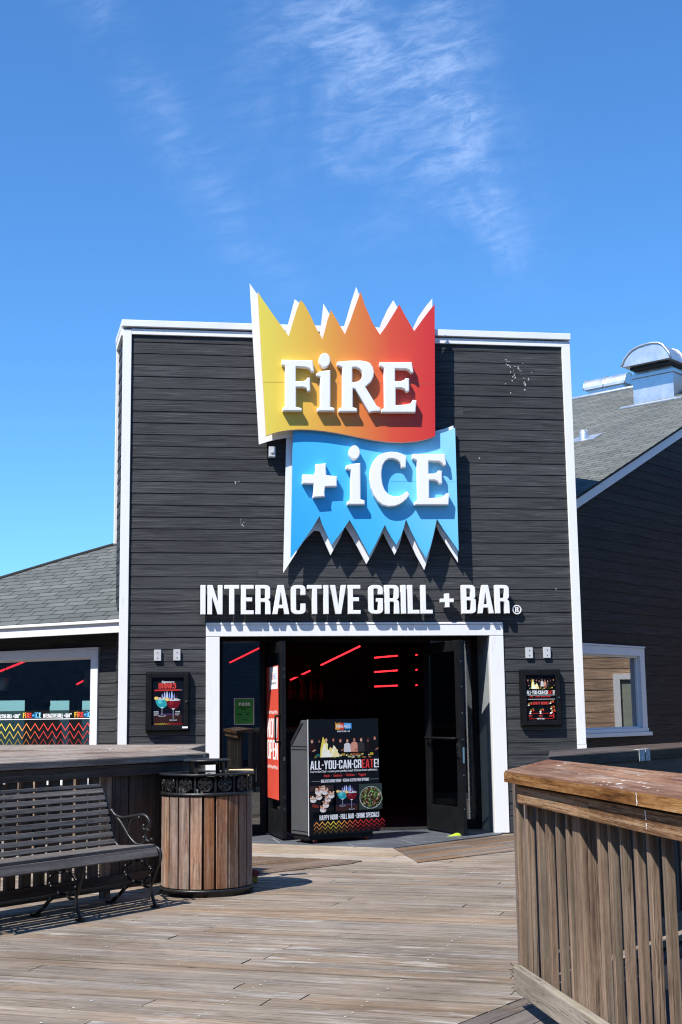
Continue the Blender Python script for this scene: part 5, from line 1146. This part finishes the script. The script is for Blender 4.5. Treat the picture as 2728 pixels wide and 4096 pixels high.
baluster_row(lambda s, o, z: V((1.616 + o, s, z)), ys, .075, .945, .032, .030, 'baluster', rr)
d_ = ray(1900 + 815 / 1.894, 3500); yp = 1.62 / (d_.x / d_.y)
for y0_ in (yp, 2.6): mb = MB(); mb.aabox(1.616, 1.716, y0_, y0_ + .095, 0, .945); mb.build('post', 'baluster', rr, bevel=.004)
mb = MB(); mb.aabox(1.574, 1.612, 1.9, 5.64, .072, .178); mb.build('bottom_rail', 'bottomrail', rr, bevel=.006)
mb = MB(); mb.aabox(1.66, 1.70, 1.9, 5.55, .86, .93); mb.build('inner_rail', 'baldark', rr)
# frayed mesh scraps at the end of the bottom rail
mb = MB(); r = random.Random(4)
for k in range(11):
    a = V((1.58 + r.uniform(-.01, .03), 5.64, .06 + r.random() * .12)); mb.tube([a, a + V((r.uniform(-.032, .0), r.uniform(0, .03), r.uniform(-.02, .02)))], .0018, 4)
mb.build('wire_mesh', 'blackmatt', rr)
mb = MB(); r = random.Random(8)
for x_, za, zb_ in ((1.5492, .952, .992), (1.5744, .868, .938)):
    n_ = 7
    for k in range(n_):
        z0_ = za + (zb_ - za) * k / n_; w_ = r.uniform(.002, .0055); y0_ = 4.03 + (z0_ - .87) * .09 + r.uniform(-.002, .002)
        if r.random() < .85: mb.face([(x_, y0_ - w_, z0_), (x_, y0_ + w_, z0_), (x_, y0_ + w_ * .8, z0_ + (zb_ - za) / n_ * .95), (x_, y0_ - w_ * .7, z0_ + (zb_ - za) / n_ * .95)])
mb.build('dropping', 'letter', rr)
# railing going back to the right
E2 = V((.716, .70, 0)).normalized(); N2 = V((E2.y, -E2.x, 0)); R0 = V((1.86, 5.90, 0))
r2 = thing('wooden_railing', 'dark weathered railing with a white-painted joint, running back along the right wing', 'railing', R0 + E2 * 2)
def P2_(s, o, z): return R0 + E2 * s + N2 * o + V((0, 0, z))
mb = MB()
sj = 1.03
for a, b in ((-.03, sj - .004), (sj + .004, 5.5)): a2 = a if a > .5 else .36; mb.hexa([P2_(a2, -.20, 1.010), P2_(b, -.20, 1.010), P2_(b, 0, .992), P2_(a, 0, .992), P2_(a2, -.20, 1.062), P2_(b, -.20, 1.062), P2_(b, 0, 1.048), P2_(a, 0, 1.048)])
mb.build('cap_rail', 'raildark', r2, bevel=.006)
mb = MB()
for a, b in ((sj - .075, sj - .006), (sj + .006, sj + .06)): mb.box(P2_(a, .001, .990), E2 * (b - a), N2 * .002, (0, 0, .060)); mb.box(P2_(a, -.03, 1.0492), E2 * (b - a), N2 * .033, (0, 0, .0012))
mb.build('joint_paint', simple('flaking_white_paint', (.55, .54, .52), .8, var=.5, nscale=60), r2)
mb = MB(); mb.box(P2_(0, -.05, .90), E2 * 5.4, N2 * .038, (0, 0, .095)); mb.build('top_rail', 'baldark', r2, bevel=.004)
mb = MB(); mb.box(P2_(0, -.05, .08), E2 * 5.4, N2 * .038, (0, 0, .09)); mb.build('bottom_rail', 'baldark', r2, bevel=.004)
baluster_row(lambda s, o, z: P2_(s, -.06 - o, z), [.10 + .122 * k for k in range(42)], .08, .99, .098, .04, 'raildark', r2)
mb = MB(); mb.box(P2_(.0, -.12, 0), E2 * .09, N2 * -.09, (0, 0, .99)); mb.build('post', 'baldark', r2)
# railing behind the bench
E3 = V((.7071, .7071, 0)); N3 = V((.7071, -.7071, 0)); C3 = V((.485, 10.185, 0))
r3 = thing('wooden_railing', 'grey weathered railing with a broad sloping cap, directly behind the bench', 'railing', C3 - E3 * 2)
def P3(s, o, z): return C3 - E3 * s - N3 * o + V((0, 0, z))          # s from the corner to the left, o away from the viewer
mb = MB()
for o0, o1 in ((0, .138), (.142, .28)): mb.hexa([P3(-.02 + o0 * .5, o0, .918 + o0 * .22), P3(5, o0, .918 + o0 * .22), P3(5, o1, .918 + o1 * .22), P3(-.02 + o1 * .5, o1, .918 + o1 * .22), P3(-.02 + o0 * .5, o0, .970 + o0 * .22), P3(5, o0, .970 + o0 * .22), P3(5, o1, .970 + o1 * .22), P3(-.02 + o1 * .5, o1, .970 + o1 * .22)])
mb.build('cap_rail', 'railgrey', r3, bevel=.008)
mb = MB(); mb.box(P3(.10, .028, .835), -E3 * 4.9, -N3 * .038, (0, 0, .080)); mb.build('top_rail', 'raildark', r3, bevel=.004)
mb = MB(); mb.box(P3(.03, .030, .055), -E3 * 5, -N3 * .036, (0, 0, .10)); mb.build('bottom_rail', 'raildark', r3, bevel=.004)
baluster_row(lambda s, o, z: P3(s, .070 + o, z), [1.048 + .121 * k for k in range(32)], .06, .95, .076, .038, 'baldark', r3)
baluster_row(lambda s, o, z: P3(s, .070 + o, z), [.04 + .081 * k for k in range(11)], .06, .95, .0795, .038, 'raildark', r3)
mb = MB(); mb.box(P3(.992, .066, 0), E3 * .055, -N3 * .062, (0, 0, .93)); mb.build('post', 'baluster', r3, bevel=.004)
# second railing behind it, seen over the cap and through the gaps
E4 = V((-.82, .572, 0)).normalized(); N4 = V((E4.y, -E4.x, 0)); C4 = V((.50, 10.22, 0))
r4 = thing('wooden_railing', 'pale railing of the rear walkway under the left window, seen over the front cap', 'railing', C4 + E4 * 1.5)
def P4(s, o, z): return C4 + E4 * s + N4 * o + V((0, 0, z))
mb = MB(); mb.hexa([P4(.14, -.10, .955), P4(4.5, -.10, .955), P4(4.5, .16, .985), P4(.14, .16, .985), P4(.14, -.10, 1.002), P4(4.5, -.10, 1.002), P4(4.5, .16, 1.032), P4(.14, .16, 1.032)]); mb.build('cap_rail', 'railgrey', r4, bevel=.006)
mb = MB(); mb.box(P4(.08, .0, .85), E4 * 4.4, N4 * .036, (0, 0, .10)); mb.build('top_rail', 'baluster', r4)
mb = MB(); mb.box(P4(.08, .0, .07), E4 * 4.4, N4 * .036, (0, 0, .09)); mb.build('bottom_rail', 'bottomrail', r4)
baluster_row(lambda s, o, z: P4(s, .036 + o, z), [.30 + .20 * k for k in range(20)], .08, .95, .042, .040, 'baluster', r4)

# ------------------------------------------------------------------ roof equipment
def RP(s, i): return RR(s, i)
bl, br = V((7.618, 19.182, 6.06)), V((7.966, 18.562, 5.998))
ax = NR.copy(); ay = DR.copy(); wd = (br - bl).dot(ax)
ed = thing('exhaust_hood', 'large galvanised exhaust duct with barrel-shaped hood on the right roof slope', 'roof vent', bl + ax * wd / 2)
zt_ = on_pl(2200 + 985 / 2.943, 1300 + 640 / 2.943, bl, ay).z; zt2 = on_pl(2200 + 975 / 2.943, 1300 + 530 / 2.943, bl, ay).z
mb = MB(); mb.box(V((bl.x, bl.y, bl.z - .05)), ax * wd, ay * .62, (0, 0, zt_ - bl.z + .05)); mb.build('duct', 'galv', ed, bevel=.006)
mb = MB(); o = bl - ax * .02 - ay * .02; mb.box(V((o.x, o.y, zt_ + .002)), ax * (wd + .04), ay * .66, (0, 0, .06)); mb.box(V((bl.x + ax.x * .03, bl.y + ax.y * .03, zt_ + .063)), ax * (wd - .06), ay * .58, (0, 0, zt2 - zt_ + .02)); mb.build('collar', 'galv', ed, bevel=.004)
hl = on_pl(2200 + 850 / 2.943, 1300 + 485 / 2.943, bl - ay * .25, ay); hr_ = on_pl(2200 + 1410 / 2.943, 1300 + 398 / 2.943, bl - ay * .25, ay); ht = on_pl(2200 + 1215 / 2.943, 1300 + 212 / 2.943, bl - ay * .25, ay)
hw = (hr_ - hl).dot(ax); hz = (hl.z + hr_.z) / 2; hh = ht.z - hz
def hood_prof(k=0.0): return [(a * hw, b * hh) for a, b in ((0 - k, 0), (.03 - k, .18), (.08 - k, .45), (.15, .68 + k), (.24, .84 + k), (.36, .95 + k), (.52, 1 + k), (.66, 1 + k), (.77, .94 + k), (.86, .80 + k), (.93, .55), (.98 + k, .25), (1 + k, 0))]
def hp(a, b, d_): p = hl + ax * a + ay * d_; return V((p.x, p.y, hz + b))
mb = MB(); pf = hood_prof(); mb.prism([hp(a, b, 0) for a, b in pf], ay * 1.9); mb.build('hood', 'galv', ed)
mb = MB(); po = hood_prof(.02)
for d_ in (-.005, .52, 1.05, 1.58):
    ring = [hp(a, b, d_) for a, b in po]; mb.tube(ring, .018, 6)
mb.build('hood_rib', 'galv', ed)
mb = MB(); mb.prism([RR(5.50, 2.03, .006), RR(5.42, 2.03, .006), RR(5.42, .96, .006), RR(5.50, .96, .006)], (0, 0, .012)); mb.build('flashing', 'galv', ed)
mb = MB(); p = hp(.08, 0, .1); mb.box(V((p.x, p.y, hz - .05)), ax * (hw - .16), ay * 1.7, (0, 0, .045)); mb.build('hood_frame', 'blackmatt', ed)
a, b = V((7.729, 21.546, 6.82)), V((8.112, 20.798, 6.82)); ax2 = NR; L_ = (b - a).dot(ax2)
vh = thing('ridge_vent', 'small ribbed barrel-shaped metal vent on the roof ridge', 'roof vent', (a + b) / 2)
def vp(s, q, z): p = a + ax2 * s + DR * q; return V((p.x, p.y, 6.84 + z))
pf = [(.17 * math.cos(t), .20 * math.sin(t)) for t in [math.pi * k / 14 for k in range(15)]]
mb = MB(); mb.prism([vp(0, q, z) for q, z in pf], ax2 * L_); mb.build('hood', 'galv', vh)
mb = MB()
for s in (0, L_ * .48, L_): mb.tube([vp(s, q * 1.04, z * 1.04) for q, z in pf], .012, 6)
mb.build('hood_rib', 'galv', vh)
mb = MB(); mb.box(vp(.06, -.12, -.10), ax2 * (L_ - .12), DR * .24, (0, 0, .10)); mb.build('base', 'galv', vh)
j = V((6.275, 17.771, 5.162))
vj = thing('vent_pipe', 'little metal vent pipe with flashing plate low on the right roof slope', 'roof vent', j)
mb = MB(); mb.lathe([(.075, -.05), (.066, .06), (.052, .13), (.040, .13), (.040, .0)], j, 16); mb.build('pipe', 'galv', vj)
mb = MB(); s_, i_2 = (j - RR(0, 0)).dot(DR), -(j - RR(0, 0)).dot(NR); mb.prism([RR(s_ - .10, i_2 - .22, .004), RR(s_ + .16, i_2 - .22, .004), RR(s_ + .16, i_2 + .22, .004), RR(s_ - .10, i_2 + .22, .004)], (0, 0, .006)); mb.build('flashing', 'galv', vj)

# ------------------------------------------------------------------ things inside, seen through the doors and windows
def zd(x, y): return (800 + x / 1.206, 2480 + y / 1.206)
def z5(x, y): return (x / 3.733, 2560 + y / 3.733)
def tube_thing(p, q, label, r=.011):
    mb = MB(); p, q = V(p), V(q); mb.tube([p, q], r, 8)
    o = tag(mb.build('led_tube', 'red'), label, 'led light', 'red led tubes inside the restaurant')
    return o
for a, b, lb, ya, yb in ((zd(585, 217), zd(770, 127), 'upper red slanting led tube seen through the open doorway', 18.0, 16.4), (zd(435, 290), zd(530, 245), 'lower red slanting led tube seen through the open doorway beside the banner door', 19.4, 18.5), (zd(145, 205), zd(283, 137), 'red led tube glowing behind the left sidelight', 18.2, 16.8)):
    tube_thing(on_y(*a, ya), on_y(*b, yb), lb)
for k, (y1, y2) in enumerate(((182, 172), (251, 243), (321, 316))):
    w3 = ('top', 'middle', 'lowest')[k]
    tube_thing(on_y(*zd(841, y1), 17.6), on_y(*zd(953, y2), 17.6), w3 + ' of three level red led tubes deep in the doorway', .010)
    yy = (168, 240, 314)[k]; c = on_y(*zd(1046, yy), 18.2)
    tube_thing(c, c + V((.004, .06, 0)), w3 + ' red led tube seen end-on as a dot beside the right door', .011)
tube_thing(on_y(*z5(-60, 490), 15.6), on_y(*z5(425, 298), 15.2), 'long red led tube across the top left of the left window')
tube_thing(on_y(*z5(1150, 660), 17.5), on_y(*z5(1320, 570), 16.9), 'short red led tube beside the pendant lamp in the left window')
for cx_, y0, y1, hw_, tl_, lb in ((65, 565, 755, 62, -22, 'grey pendant lamp hanging at the left edge of the left window'), (1322, 470, 705, 60, -30, 'grey pendant lamp hanging at the right edge of the left window')):
    c0, c1 = on_y(*z5(cx_ + 12, y0), 15.4), on_y(*z5(cx_ + tl_, y1), 15.4); t = thing('pendant_lamp', lb, 'pendant lamp', c1, 'pendant lamps behind the left window')
    mb = MB(); mb.tube([c0, c1], .05, 20); mb.build('shade', 'lampshade', t)
    mb = MB(); up_ = V((c0.x, c0.y, c0.z + .03)); mb.tube([c0, up_], .045, 16); mb.tube([up_, V((c0.x, c0.y, 2.329))], .005, 6); mb.build('cord', 'black', t)
# bar counter, bottle shelf and bottles
bc = thing('bar_counter', 'dark bar counter with timber top behind the left sidelight', 'bar counter', (1.0, 17.3, 0))
mb = MB(); mb.aabox(-.2, 2.1, 17.0, 17.6, .01, 1.03); mb.build('body', 'bar', bc)
mb = MB(); mb.aabox(-.25, 2.15, 16.9, 17.65, 1.032, 1.09); mb.build('top', 'counter', bc)
sh = thing('back_bar_shelf', 'dark shelf unit carrying bottles behind the left door', 'shelf', (1.9, 19, 0))
for zz in (1.02, 1.435, 1.80):
    mb = MB(); mb.aabox(1.2, 3.1, 18.8, 19.1, zz, zz + .03); mb.build('shelf_board', 'dark', sh)
for xx in (1.2, 2.72, 3.07):
    mb = MB(); mb.aabox(xx, xx + .03, 18.8, 19.1, .01, 1.9); mb.build('upright', 'dark', sh)
for k, px in enumerate((435, 458, 492, 505, 538, 556, 587)):
    p = on_y(*zd(px, 398), 18.9); mb = MB(); mb.lathe([(0, 0), (.04, 0), (.042, .02), (.042, .13), (.016, .20), (.014, .29), (0, .29)], (p.x, 18.92, 1.4655), 14)
    o = tag(mb.build('bottle', 'bottle' if k % 2 else 'copper'), ('leftmost amber', 'dark second-from-left', 'amber third-from-left', 'dark middle', 'amber third-from-right', 'dark second-from-right', 'rightmost amber')[k] + ' bottle of the seven on the back bar shelf seen past the banner door', 'bottle', 'bottles on the back bar shelf')
# person standing inside, dark against the far windows
def person(loc):
    me = bpy.data.meshes.new('person')
    J = {'pel': (0, 0, .80), 'wst': (0, 0, .93), 'chs': (0, .01, 1.10), 'nk0': (0, 0, 1.235), 'nk': (-.005, 0, 1.29), 'hd': (-.015, -.01, 1.37), 'hd2': (-.015, 0, 1.46),
         'shl': (-.165, 0, 1.185), 'ell': (-.215, .02, .93), 'wrl': (-.16, -.16, .80), 'hal': (-.13, -.22, .79), 'shr': (.165, 0, 1.185), 'elr': (.215, .02, .93), 'wrr': (.16, -.16, .80), 'har': (.13, -.22, .79),
         'hpl': (-.09, 0, .76), 'knl': (-.10, -.01, .43), 'anl': (-.10, .02, .09), 'tol': (-.11, -.13, .04), 'hpr': (.09, 0, .76), 'knr': (.10, -.01, .43), 'anr': (.10, .02, .09), 'tor': (.11, -.13, .04)}
    Rr = {'pel': .13, 'wst': .125, 'chs': .145, 'nk0': .085, 'nk': .052, 'hd': .085, 'hd2': .082, 'shl': .072, 'ell': .045, 'wrl': .032, 'hal': .035, 'shr': .072, 'elr': .045, 'wrr': .032, 'har': .035, 'hpl': .095, 'knl': .06, 'anl': .042, 'tol': .038, 'hpr': .095, 'knr': .06, 'anr': .042, 'tor': .038}
    ks = list(J); E_ = [('pel', 'wst'), ('wst', 'chs'), ('chs', 'nk0'), ('nk0', 'nk'), ('nk', 'hd'), ('hd', 'hd2'), ('chs', 'shl'), ('shl', 'ell'), ('ell', 'wrl'), ('wrl', 'hal'), ('chs', 'shr'), ('shr', 'elr'), ('elr', 'wrr'), ('wrr', 'har'), ('pel', 'hpl'), ('hpl', 'knl'), ('knl', 'anl'), ('anl', 'tol'), ('pel', 'hpr'), ('hpr', 'knr'), ('knr', 'anr'), ('anr', 'tor')]
    me.from_pydata([J[k] for k in ks], [(ks.index(a), ks.index(b)) for a, b in E_], [])
    o = bpy.data.objects.new('person', me); col.objects.link(o); o.location = loc; WL[o.name] = V(loc)
    o.modifiers.new('skin', 'SKIN'); o.modifiers.new('sub', 'SUBSURF').levels = 2
    for i, k in enumerate(ks): me.skin_vertices[0].data[i].radius = (Rr[k], Rr[k] * (.75 if k in ('pel', 'wst', 'chs') else 1)); me.skin_vertices[0].data[i].use_root = (k == 'pel')
    o.modifiers['sub'].render_levels = 2; me.materials.append(M_['cloth'])
    mb = MB(); c = V(loc) + V((-.015, .0, 1.405)); mb.lathe([(0, .125), (.04, .12), (.075, .10), (.098, .06), (.104, .0), (.09, -.02)], c, 20); mb.prism([c + V((-.06, -.09, .0)), c + V((.06, -.09, .0)), c + V((.05, -.17, -.015)), c + V((-.05, -.17, -.015))], (0, 0, .012)); mb.build('cap', 'hair', o)
    mb = MB(); f = V(loc) + V((-.015, -.094, 1.375)); mb.prism([f + V((-.014, .0, -.02)), f + V((.014, 0, -.02)), f + V((0, 0, .03))], (0, -.022, 0)); mb.tube([f + V((-.025, -.002, -.045)), f + V((.025, -.002, -.045))], .005, 6)
    for s in (-.034, .034): mb.lathe([(0, -.008), (.009, 0), (0, .008)], f + V((s, .006, .022)), 8)
    mb.build('face_features', 'skin', o)
    return tag(o, 'person in dark clothes and cap standing inside the left window against the light', 'person')
hc = on_y(*z5(632, 985), 17.4)
person((hc.x + .015, 17.4, .012))
# lime door wedge
p = on_z(1500 + 790 / 2.613, 2520 + 2165 / 2.613, .014)
mb = MB(); mb.prism([(3.09, 13.31, .013), (3.205, 13.345, .013), (3.20, 13.365, .036), (3.165, 13.355, .036)], (.01, -.05, 0)); mb.prism([(3.05, 13.27, .013), (3.09, 13.27, .013), (3.11, 13.29, .022)], (.02, -.03, 0))
tag(mb.build('door_wedge', 'lime', bevel=.003), 'lime green plastic wedge under the open right door', 'door wedge')

# ------------------------------------------------------------------ neighbouring building beyond the right edge, seen mirrored in the right window
tb = thing('tan_building', 'tan clapboard building with a white window, mirrored in the right wing window', 'building', (13, 17, 0))
def PT(s, z, o): return V((13.0 - o, 20.2 - s, z))
siding('wall', PT, [.0] + [.1 + .19 * k for k in range(1, 28)], lambda a, b: [(0, 8.6, 0, 8.6)], 'tan_siding', tb, lap=.009)
mb = MB(); mb.aabox(13.004, 19, 11.6, 20.2, 0, 5.1); mb.build('body', 'tan_siding', tb)
mb = MB(); mb.aabox(12.6, 19.4, 11.2, 20.6, 5.1, 5.25); mb.build('roof', 'shingle2', tb)
def tan_window(y0, y1, z0, z1):
    mb = MB()
    for a, b, c, d_ in ((y0 - .11, y0, z0 - .1, z1), (y1, y1 + .11, z0 - .1, z1), (y0 - .11, y1 + .11, z1, z1 + .10), (y0 - .17, y1 + .17, z0 - .16, z0 - .10)): mb.aabox(12.94, 13.0, a, b, c, d_)
    w_ = mb.build('window', 'white', tb); mb = MB(); mb.aabox(12.985, 12.992, y0, y1, z0 - .1, z1); mb.build('pane', simple('pale_blind', (.30, .33, .26), .6), w_)
tan_window(16.68, 17.6, .85, 1.80)

# ------------------------------------------------------------------ unseen shops added behind and left of viewer, darken reflections and cut sky light
def unseen_pier_shop(name, label, x0, x1, y0, y1, h, ax):
    t = thing(name, label, 'building', ((x0 + x1) / 2, (y0 + y1) / 2, 0))
    mb = MB(); mb.aabox(x0, x1, y0, y1, 0, h); mb.build('wall', 'shop_siding', t)
    mb = MB(); mb.prism([(x0 - .4, y0 - .4, h + .01), (x1 + .4, y0 - .4, h + .01), (x1 + .4, y1 + .4, h + .01), (x0 - .4, y1 + .4, h + .01)], (0, 0, .25)); mb.build('roof', 'shingle2', t)
    n_ = 5; a0, a1 = (x0, x1) if ax == 'x' else (y0, y1); p = (a1 - a0) / n_
    for k in range(n_):
        c = a0 + p * (k + .5); mb = MB()
        if ax == 'x': frame_rect(mb, c - 1.1, c + 1.1, .8, 2.4, y1 + .002, y1 + .06, .12)
        else:
            for a, b, c0, c1 in ((c - 1.1, c - .98, .8, 2.4), (c + .98, c + 1.1, .8, 2.4), (c - .98, c + .98, 2.28, 2.4), (c - .98, c + .98, .8, .92)): mb.aabox(x1 + .002, x1 + .06, a, b, c0, c1)
        w_ = mb.build('window', 'eavewhite', t)
        mb = MB()
        if ax == 'x': mb.aabox(c - .97, c + .97, y1 + .004, y1 + .02, .93, 2.27)
        else: mb.aabox(x1 + .004, x1 + .02, c - .97, c + .97, .93, 2.27)
        mb.build('pane', 'black', w_)
unseen_pier_shop('unseen_pier_shop', 'unseen long dark shop building added behind the viewer, mirrored in the door glass', -20, 16, -16, -10, 8.5, 'x')
unseen_pier_shop('unseen_pier_shop', 'unseen dark shop building added on the left, mirrored in the left window', -24, -17, -9, 26, 8.5, 'y')

# pale bird droppings and scuffs on the front wall: small flat splashes, one part of the building
mb = MB(); r = random.Random(21)
for cu_, cv_, su_, sv_, n_ in ((2075, 1500, 50, 50, 24), (2030, 1455, 14, 30, 8), (948, 1925, 12, 14, 5), (968, 2088, 14, 16, 6), (1915, 1835, 10, 10, 2)):
    for k in range(n_):
        p = fa(cu_ + r.gauss(0, su_ * .5), cv_ + r.gauss(0, sv_ * .5), 13.4915); w_, h_ = abs(r.gauss(.004, .003)) + .0015, abs(r.gauss(.008, .007)) + .002; a_ = r.uniform(-.5, .5)
        mb.face([p + V((w_ * math.cos(t) * math.cos(a_) - h_ * math.sin(t) * math.sin(a_), 0, w_ * math.cos(t) * math.sin(a_) + h_ * math.sin(t) * math.cos(a_))) * r.uniform(.7, 1.15) for t in [2 * math.pi * i / 9 for i in range(9)]])
o = mb.build('dropping', simple('dried_droppings', (.36, .355, .34), .8, var=.3, nscale=40), B, recalc=False); o['kind'] = 'stuff'
